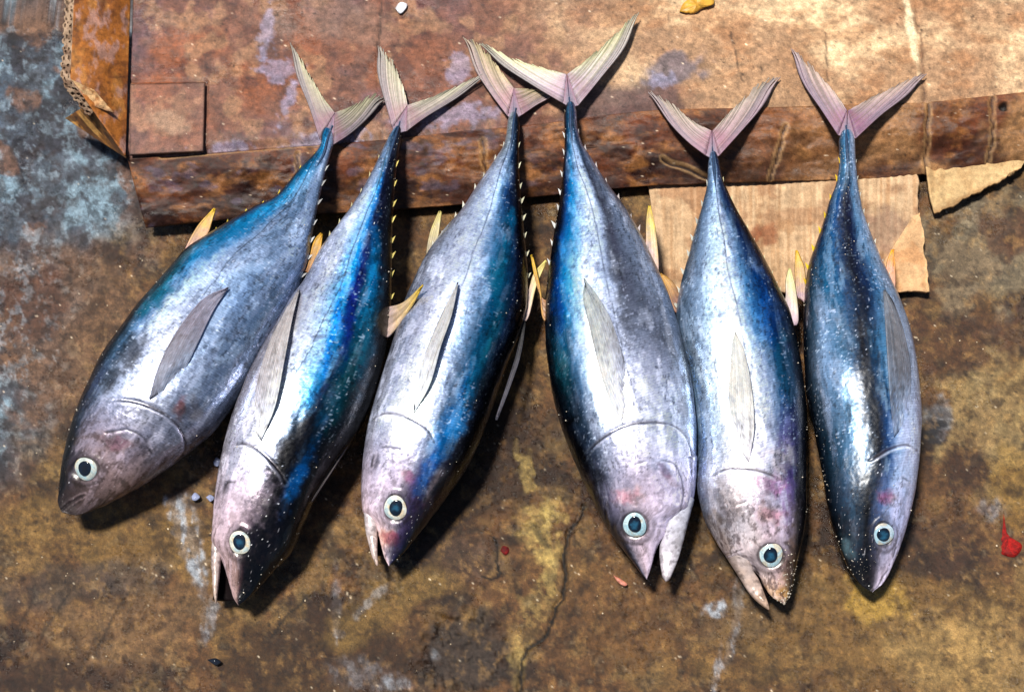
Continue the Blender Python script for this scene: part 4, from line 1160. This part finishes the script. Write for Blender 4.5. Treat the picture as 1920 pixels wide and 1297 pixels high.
    for g in F['groove']:
        gd = seg_dist(X + (fbm(X / 20, Y / 20, 3, 5) - .5) * 5, Y + (fbm(X / 20, Y / 20, 3, 8) - .5) * 5, smooth_poly(g, 24))
        c = mix(c, (58, 44, 52), sst(2.6, .5, gd) * .5 * topm * sst(.30, .55, fbm(X / 34, Y / 34, 2, 51)))
        c = mix(c, (214, 200, 210), sst(2.5, .5, np.abs(gd - 5)) * .12 * topm)
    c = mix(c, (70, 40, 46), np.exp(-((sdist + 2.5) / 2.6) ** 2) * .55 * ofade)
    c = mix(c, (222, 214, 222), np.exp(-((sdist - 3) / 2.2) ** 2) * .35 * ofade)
    c = mix(c, (30, 26, 36), sst(.2, 0, np.abs(ed - 1.0)) * .6 * topm)
    c = mix(c, (50, 44, 60), sst(.5, 0, np.abs(ed - 1.35)) * .3 * topm)
    dirt = sst(.50, .66, fbm(U / 12, Vv / 12, 5, 80 + idx, .65)) * sst(.30, .12, s)
    c = mix(c, (74, 54, 52), dirt * (.55 if idx in (0, 4) else .3))
    crust = sst(.58, .68, fbm(U / 22, Vv / 14, 6, 84 + idx, .68)) * sst(.15, .45, s)
    c = mix(c, (58, 48, 58), crust * .22)
    fl = sst(.60, .66, fbm(U / 9, Vv / 4.5, 5, 90 + idx, .7)) * sst(.45, .62, fbm(U / 70, Vv / 40, 3, 92 + idx))
    c = mix(c, (40, 34, 42), fl * .42)
    gl = sst(.78, .92, vn(U / 2.6, Vv / 5, 94)) * sst(.42, .60, fbm(U / 50, Vv / 26, 3, 95 + idx)) * sst(.15, .3, s)
    c = mix(c, (226, 234, 240), gl * .38 * (1 - .55 * dark))  # scale glints painted into the skin as pale flecks
    ll = np.abs(Vv - 5 + 9 * (fbm(U / 60, U * 0, 2, 96 + idx) - .5) + (12 if F['dorsal'] == 'L' else -12) * sst(.7, .2, s))
    c = mix(c, (58, 60, 76), sst(1.9, .5, ll) * .5 * sst(.28, .40, s) * topm)
    # scale rows: fine cross lines, thin scratches, dark pin-pricks
    sc = .5 + .5 * np.sin(U * 1.35 + 2.5 * fbm(U / 30, Vv / 14, 3, 7) + np.abs(Vv) * .25)
    c = c * (1 - .14 * sc * sst(.12, .3, s))[..., None]
    c = c * (.88 + .24 * fbm(U / 3.4, Vv / 8, 3, 60 + idx))[..., None] * (.93 + .14 * vn(U / 2.2, Vv / 2.2, 63))[..., None]
    scr = vn(U / 40 + Vv / 9, Vv / 1.4 - U / 9, 20 + idx)
    c = mix(c, (225, 222, 226), sst(.94, .99, scr) * .35)
    sp = vn(U / 2.6, Vv / 2.6, 41 + idx)
    c = mix(c, (34, 28, 34), sst(.95, .985, sp) * .6)
    sp = vn(U / 2.4 + 40, Vv / 2.4, 42 + idx)
    c = mix(c, (232, 232, 236), sst(.955, .985, sp) * (.25 + .5 * dark))
    td = (T if F['dorsal'] == 'R' else -T) * np.where(stn >= 0, 1, 1)[None, :]
    if idx != 5:
        c = mix(c, (15, 15, 30), sst(.66, .97, td + (fbm(U / 30, Vv / 20, 3, 66) - .5) * .2) * .75)
    g_ = c.mean(-1, keepdims=True)
    c = np.clip(g_ + (c - g_) * 1.22, .002, 1)
    c = c * (1 + (np.array([.90, .985, 1.09]) - 1) * sst(.12, .28, s)[..., None])
    if idx == 0:
        c = mix(c, (70, 50, 54), sst(.05, .0, s) * .8)
    pur = .5 * (c[..., 0] + c[..., 2])
    c[..., 1] = np.maximum(c[..., 1], np.minimum(pur * (.89 - .08 * sst(.28, .15, s)), c[..., 1] * 1.25))
    c = punch(c, .36, .72, 1.24)
    metal = (.42 if idx == 5 else 1.0) * np.clip(.28 + .38 * sst(.10, .22, s) + .2 * (1 - dark) * sst(.2, .4, s) - .45 * m1 - .2 * m3, 0, .75)
    V = P.reshape(-1, 3)
    Fc = grid_faces(NL, len(theta), wrap=True)
    Ct, Mt = c.reshape(-1, 3), metal.reshape(-1)
    # ---- lower jaw, part of the same body mesh
    if F['mouth']:
        ji, jo = smooth_poly(F['jaw'][0], 70), smooth_poly(F['jaw'][1], 70)
        ja = ((ji + jo) / 2 - A) @ d / Lpx
        jz = np.interp(ja, a, zc)
        jh0 = np.interp(ja, a, h)
        q = np.linspace(0, 1, 70)
        a3, b3 = at(ji[:, 0], ji[:, 1], jz), at(jo[:, 0], jo[:, 1], jz)
        jm, jw = (a3 + b3) / 2, (b3 - a3) / 2
        je = np.sqrt(np.clip(1 - ((q - .93) / .07).clip(0, 1) ** 2, 0.0, 1))
        jw = jw * je[:, None]
        jhw = np.linalg.norm(jw, axis=1)
        jh = np.minimum(np.maximum(jh0 * .60, .005), jhw * 1.2 + .0005)
        th = np.linspace(0, 2 * math.pi, 64, endpoint=False)
        JP = jm[:, None, :] + jw[:, None, :] * np.cos(th)[None, :, None]
        JP[..., 2] += jh[:, None] * (np.sign(np.sin(th)) * np.abs(np.sin(th)) ** .7)[None, :]
        jx, jy = measure(JP)
        JP[..., 2] += (fbm(jx / 12, jy / 12, 3, 4) - .5) * .0010
        w = np.clip(q[:, None] + (fbm(jx / 16, jy / 16, 3, 6) - .5) * .7, 0, 1)[..., None]
        jc = lin(F['jawcol'][0]) * (1 - w) + lin(F['jawcol'][1]) * w
        vt = (1 if F['dorsal'] == 'L' else -1) * .8
        jr = ramp_color(F, .14 - .10 * q[:, None] + 0 * jx, vt * .8 + .25 * np.cos(th)[None, :] + 0 * jx)
        jc = jc * (.15 + .35 * w) + jr * (.85 - .35 * w)
        jd = sst(.48, .66, fbm(jx / 12, jy / 12, 5, 80 + idx, .65))
        jc = mix(jc, (74, 54, 52), jd * .4)
        jc[..., 1] = np.maximum(jc[..., 1], .46 * (jc[..., 0] + jc[..., 2]))
        jc = jc * (.75 + .6 * fbm(jx / 5, jy / 5, 4, 9))[..., None]
        jc = mix(jc, (40, 28, 30), sst(.60, .7, fbm(jx / 9, jy / 9, 4, 19)) * .5)
        Fc = np.vstack([Fc, grid_faces(70, 64, wrap=True, off=len(V))])
        V = np.vstack([V, JP.reshape(-1, 3)])
        Ct = np.vstack([Ct, jc.reshape(-1, 3)])
        Mt = np.r_[Mt, np.full(70 * 64, .12)]
    body = make_mesh('body', V, Fc, M_SKIN, root, Ct, {'metal': Mt})
    body.location = -loc
    me = body.data
    pn = np.zeros(len(me.polygons) * 3)
    me.polygons.foreach_get('normal', pn)
    if pn.reshape(-1, 3)[(NL // 2) * len(theta) + NT // 2][2] < 0:
        me.flip_normals()

    # top-surface lookup
    TX, TY, TP, TN = X[:, :NT].ravel(), Y[:, :NT].ravel(), P[:, :NT].reshape(-1, 3), nn[:, :NT].reshape(-1, 3)

    Ctop = c[:, :NT].reshape(-1, 3)

    def surf(px, py):
        i = np.argpartition((TX - px) ** 2 + (TY - py) ** 2, 8)[:8]
        n = TN[i].mean(0)
        return TP[i].mean(0), n / np.linalg.norm(n)

    # ---- mouth lining between the jaws
    if F['mouth']:
        mi = smooth_poly(F['mouth'][1:], 24)
        jj = smooth_poly(F['jaw'][0][1:], 24)
        stop = 17 if idx != 1 else 21
        mi, jj = mi[:stop], jj[:stop]
        zz = np.interp((mi - A) @ d / Lpx, a, zc)
        vv = np.linspace(-.1, 1.1, 7)
        Q = mi[:, None, :] * (1 - vv)[None, :, None] + jj[:, None, :] * vv[None, :, None]
        ML = at(Q[..., 0], Q[..., 1], (zz[:, None] - .006 * np.sin(np.clip(vv, 0, 1) * math.pi)[None, :] - .009))
        o = make_mesh('mouth_lining', ML.reshape(-1, 3), grid_faces(stop, 7), M_MOUTH, root)
        up_normals(o)
        solid(o, .006)
        o.location = -loc

    # ---- eye: white iris dome with a dark pupil, set in its socket
    p0, n0 = surf(ex, ey)
    rad = .0245 / 25 * max(erx, ery) * .465
    n0 = n0 * .75 + (CP - p0) / np.linalg.norm(CP - p0) * .25
    zax = Vector(n0).normalized()
    yax = Vector((d[0], -d[1], 0))
    yax = (yax - zax * yax.dot(zax)).normalized()
    xax = yax.cross(zax)
    Rm = np.array([xax, yax, zax])
    prof = [(0, .22)] + [(math.sin(q) * 1.0, .24 * math.cos(q) - .02) for q in np.linspace(.08, math.pi / 2, 12)] + [(1.0, -.3)]
    V, Fe = dome(0, 48, prof)
    rr = np.hypot(V[:, 0], V[:, 1])
    an = np.arctan2(V[:, 1], V[:, 0])
    ic = np.broadcast_to(lin([(176, 184, 178), (206, 204, 188), (210, 210, 198), (176, 200, 206), (186, 204, 206), (168, 190, 204)][idx]), (len(V), 3)).copy()
    ic = mix(ic, (118, 170, 190), sst(.5, .62, fbm(an * 1.5 + 9, rr * 3, 3, idx)) * .55)
    ic = mix(ic, (196, 160, 96), sst(.55, .68, fbm(an * 1.2 + 3, rr * 2, 3, idx + 5)) * .5)
    ic = mix(ic, (150, 160, 160), sst(.09, 0, np.abs(rr - .82)) * .5)
    ic = mix(ic, (24, 26, 34), sst(.965, 1.0, rr))
    ic = mix(ic, (60, 66, 70), sst(.60, .50, rr) * .8)
    V[:, :2] *= (1 + .045 * np.cos(2 * an + idx) + .03 * np.cos(3 * an + 2 * idx))[:, None]
    V = V * rad
    eye = make_mesh('eye', V @ Rm + p0 + n0 * .0008, Fe, M_IRIS, root, ic)
    eye.location = -loc
    prof = [(0, .29)] + [(q * .56, .29 - .06 * q ** 2) for q in np.linspace(.12, 1, 9)] + [(.58, .1)]
    V, Fe = dome(0, 40, prof, 1.0, 1.12)
    off = np.array([rg.uniform(-.07, .07), rg.uniform(-.12, .02), 0])
    pa_ = np.arctan2(V[:, 1], V[:, 0])
    V[:, :2] *= (1 + .06 * np.cos(2 * pa_ + 1 + idx) + .03 * np.cos(3 * pa_))[:, None]
    rr = np.hypot(V[:, 0], V[:, 1])
    pc = np.broadcast_to(lin((10, 18, 30)), (len(V), 3)).copy()
    pc = mix(pc, (34, 84, 112) if idx != 0 else (18, 18, 20), sst(.52, .1, rr + (fbm(V[:, 0] * 3 + idx, V[:, 1] * 3, 3, 5) - .5) * .5) * .8)  # bluish cornea reflection painted into the pupil centre, except on the first fish
    pup = make_mesh('pupil', (V + off) * rad @ Rm + p0 + n0 * .0008, Fe, M_PUPIL, eye, pc)

    # ---- pectoral fin lying along the flank
    lift = [.003, .007, .007, .004, .006, .007][idx]

    def zfin(QX, QY, u, v):
        Z = np.zeros_like(QX)
        for i in range(QX.shape[0]):
            for j in range(QX.shape[1]):
                Z[i, j] = surf(QX[i, j], QY[i, j])[0][2]
        out = sst(.0, .42, u + (1 - v) * .40 + (fbm(QX / 9, QY / 9, 3, idx) - .5) * .25)
        return Z - .0022 + (.0034 + lift * sst(.0, .5, u) * (1 - .55 * v) + .0025 * np.sin(u * math.pi) * (1 - v)) * out
    strip_mesh('pectoral_fin', F['pec'][0], F['pec'][1], zfin, root, M_FIN, F['peccol'][0], F['peccol'][1], 48, 25, .0012, .0004, idx, 34 if idx == 3 else (20 if idx == 2 else 9), loc,
               lambda QX, QY: np.array([[Ctop[np.argmin((TX - x) ** 2 + (TY - y) ** 2)] for x, y in zip(rx_, ry_)] for rx_, ry_ in zip(QX, QY)]))
    # ---- second dorsal, anal and folded first dorsal fins
    for fi, (ld, trl, c0, c1) in enumerate(F['fins']):
        bmid = (np.array(ld[0]) + np.array(trl[0])) / 2
        aa = np.clip(((bmid - A) @ d) / Lpx, 0, 1)
        zb = np.interp(aa, a, zc) - .002
        nm = 'first_dorsal_fin' if fi == 2 or (idx == 1 and fi == 1) else ('second_dorsal_fin' if ((bmid - A) @ nrm > np.interp(aa, a, mid)) == ((F['dorsal'] == 'L') == (np.mean(oL) > np.mean(oR))) else 'anal_fin')
        # root the blade inside the body
        cx = A + aa * D + np.interp(aa, a, mid) * nrm
        ld2 = [tuple(np.array(ld[0]) * .82 + cx * .18)] + list(ld)
        tr2 = [tuple(np.array(trl[0]) * .82 + cx * .18)] + list(trl)
        if nm == 'first_dorsal_fin':
            ld2, tr2 = ld, trl
        strip_mesh(nm, ld2, tr2, lambda x, y, u, v, zb=zb, rise=(.050 if idx == 1 and fi == 0 else .006): zb + rise * u, root, M_FIN, c0, c1, 26, 9, .0018, .0005, idx * 3 + fi, 6, loc)
    build_tail(F, root, loc, 40 + idx)
    # ---- finlets along both edges of the tail stalk
    for side_i, (aa_, oo_, pal) in enumerate(((aL, oL, F['finlet'][0]), (aR, oR, F['finlet'][1]))):
        sg = np.sign(np.mean(oo_))
        for q in range(8):
            av = .075 + .036 * q + rg.uniform(-.006, .006)
            o1 = pchip(aa_, oo_, np.array([av, av + .012, av - .010]))
            sz = (2.6 + .8 * min(q, 5)) * rg.uniform(.55, 1.35)
            b0 = A + (av + .011) * D + (o1[1] - sg * 6) * nrm
            b1 = A + (av - .002) * D + (o1[0] - sg * 6) * nrm
            tp = A + (av - .015) * D + (o1[2] + sg * sz) * nrm
            z0 = np.interp(av, a, zc)
            pts = [at(*b0, z0 + .002), at(*b1, z0 + .002), at(*tp, z0 + .001), at(*b0, z0 - .002), at(*b1, z0 - .002), at(*((b0 + tp) / 2 + nrm * sg * 1.2), z0 + .0022)]
            pc_ = lin(pal) * rg.uniform(.6, .95)
            cc = np.array([pc_ * .55, pc_ * .7, pc_, pc_ * .5, pc_ * .6, pc_ * .95])
            fo = make_mesh('finlet', np.array(pts), [(0, 5, 1), (5, 2, 1), (0, 3, 5), (3, 2, 5), (3, 4, 2), (4, 1, 2)], M_FIN, root, cc, smooth=False)
            fo.location = -loc
    # ---- tail keel: raised dark ridge on the stalk
    kp = smooth_poly([tuple(A + q * D + np.interp(q, a, mid) * nrm + nrm * o) for q, o in ((-.012, 0), (.02, 0), (.05, 0), (.09, 0))], 30)
    wq = np.sin(np.linspace(.05, 1, 30) * math.pi) * 3.6
    Q = kp[:, None, :] + nrm[None, None, :] * (wq[:, None] * np.linspace(-1, 1, 7)[None, :])[..., None]
    zz = np.array([surf(*p_)[0][2] for p_ in kp])
    Z = zz[:, None] + .0022 * (1 - np.linspace(-1, 1, 7)[None, :] ** 2) * np.sin(np.linspace(.05, 1, 30) * math.pi)[:, None] - .0006
    kc = np.broadcast_to(lin((44, 66, 96)), Q.shape[:2] + (3,)) * (.6 + .8 * fbm(Q[..., 0] / 5, Q[..., 1] / 5, 3, 3))[..., None]
    ko = make_mesh('tail_keel', at(Q[..., 0], Q[..., 1], Z).reshape(-1, 3), grid_faces(30, 7), M_SKIN, root, kc.reshape(-1, 3), {'metal': np.full(210, .3)})
    up_normals(ko)
    solid(ko, .0015)
    ko.location = -loc
    # ---- sand grains stuck to the skin
    ng = [30, 60, 30, 24, 170, 190][idx]
    wgt = (dark[:, :NT].ravel() + .12) * sst(.42, .68, fbm(U / 45, Vv / 25, 3, 70 + idx))[:, :NT].ravel() * sst(.99, .96, a)[:, None].repeat(NT, 1).ravel()
    if idx == 4:
        wgt = wgt + 5 * sst(1.2, .4, np.hypot((TX - 1478) / 22, (TY - 1070) / 70)) + 3 * sst(1.3, .4, np.hypot((TX - 1455) / 30, (TY - 1115) / 18))
    pick = rg.choice(len(TX), ng, p=wgt / wgt.sum())
    V, Fg = icos(.00034 if idx == 5 else .00040, ng, TP[pick] + TN[pick] * .0003, .8, rg)
    gcol = lin((206, 196, 180))[None] * (.5 + .6 * rg.random((ng, 1)))
    go = make_mesh('sand_grains', V, Fg, M_GRIT, root, gcol.repeat(7, 0), smooth=False)
    go['kind'] = 'stuff'
    go.location = -loc
    return root


for i_, F_ in enumerate(FISH):
    build_fish(F_, i_)


# ------------------------------------------------------------------ small bits lying about
def bit(name, outline, z, thick, mat, label, cat, col, bumpy=.001, seed=0, dome_h=.001):
    o = smooth_poly(list(outline) + [outline[0]], 40)[:-1]
    cx = o.mean(0)
    V, C = [], []
    rings = (1.0, .75, .45, .2)
    for r in rings:
        q = cx + (o - cx) * r
        nz = (fbm(q[:, 0] / 6, q[:, 1] / 6, 3, seed) - .5) * bumpy * 2
        V.append(at(q[:, 0], q[:, 1], z + thick + dome_h * (1 - r * r) + nz))
        C.append(lin(col)[None] * (.55 + .9 * fbm(q[:, 0] / 5, q[:, 1] / 5, 3, seed + 2))[:, None])
    V.insert(0, at(o[:, 0], o[:, 1], z - .001))
    C.insert(0, C[0])
    V.append(at(cx[0], cx[1], z + thick + dome_h)[None])
    C.append(lin(col)[None])
    V, C = np.vstack(V), np.vstack(C)
    n = len(o)
    fc = []
    for i in range(4):
        for k in range(n):
            fc.append((i * n + k, i * n + (k + 1) % n, (i + 1) * n + (k + 1) % n, (i + 1) * n + k))
    fc += [(4 * n + k, 4 * n + (k + 1) % n, 5 * n) for k in range(n)]
    lo = at(cx[0], cx[1], z)
    ob = make_mesh(name, V, fc, mat, None, C, smooth=True, loc=lo)
    up_normals(ob)
    tag(ob, label, cat)
    return ob


bit('leaf_scrap', [(1274, 22), (1282, 6), (1300, -4), (1334, -6), (1338, 8), (1318, 16), (1300, 26)], CARD_Z + .001, .002, M_FIN, 'curled yellow-brown scrap at the top edge of the cardboard', 'scrap', (196, 146, 52), .003, 3, .004)
bit('paper_chip', [(741, 16), (750, 5), (763, 8), (760, 18), (750, 26)], CARD_Z, .002, M_DRYCARD, 'small white chip on the cardboard above the second tail', 'chip', (214, 214, 220), .001, 4)
bit('ice_chip', [(359, 930), (366, 923), (375, 931), (368, 938), (361, 937)], -.002, .004, M_ICE, 'bluish ice chip by the leftmost head, left one of a close pair', 'ice chip', (150, 160, 205), .001, 6, .002)
bit('ice_chip', [(386, 932), (394, 927), (402, 933), (395, 940)], -.002, .003, M_ICE, 'bluish ice chip by the leftmost head, right one of a close pair', 'ice chip', (130, 135, 200), .001, 7, .002)
bit('ice_chip', [(400, 866), (406, 857), (415, 864), (409, 874), (402, 872)], -.002, .004, M_ICE, 'single bluish ice chip touching the cheek of the gaping fish', 'ice chip', (140, 150, 200), .001, 8, .002)
bit('blood_smear', [(1882, 962), (1884, 985), (1892, 1004), (1916, 1021), (1908, 1040), (1895, 1044), (1872, 1034), (1876, 1015), (1880, 990)], -.0050, .0010, M_BLOOD, 'bright red smear on the stone at the right edge', 'smear', (122, 16, 12), .0006, 9, .0002)
bit('blood_drop', [(938, 1032), (943, 1023), (953, 1026), (954, 1034), (947, 1040)], -.0045, .0012, M_BLOOD, 'dark red drop on the stone beside the cracked patch', 'drop', (84, 10, 12), .0003, 10, .001)
bit('pink_sliver', [(1150, 1078), (1162, 1084), (1176, 1094), (1170, 1098), (1158, 1090)], -.002, .003, M_FIN, 'thin pinkish sliver on the stone below the widest fish', 'scrap', (190, 120, 100), .0006, 11)
bit('black_speck', [(388, 1236), (404, 1233), (414, 1240), (404, 1246)], -.002, .003, M_PUPIL, 'small shiny black speck near the bottom left', 'speck', (14, 18, 26), .0006, 12)

# ------------------------------------------------------------------ sand grit scattered on stone and cardboard
ng = 900
gx, gy = RNG.uniform(-60, 1980, ng), RNG.uniform(380, 1340, ng)
keep = vn(gx / 90, gy / 90, 8) + vn(gx / 30, gy / 30, 9) > .95
gx, gy = gx[keep], gy[keep]
gp = at(gx, gy, 0)
gp[:, 2] = ground_relief(gx, gy) + .0003
V, Fg = icos(.00052, len(gx), gp)
gcol = np.where(RNG.random((len(gx), 1)) < .7, lin((196, 178, 150))[None], lin((60, 40, 30))[None]) * (.5 + .7 * RNG.random((len(gx), 1)))
go = make_mesh('sand_grit', V, Fg, M_GRIT, None, gcol.repeat(7, 0), smooth=False)
go['kind'] = 'stuff'
go['label'] = 'pale sand grit scattered over the wet stone'
go['category'] = 'grit'
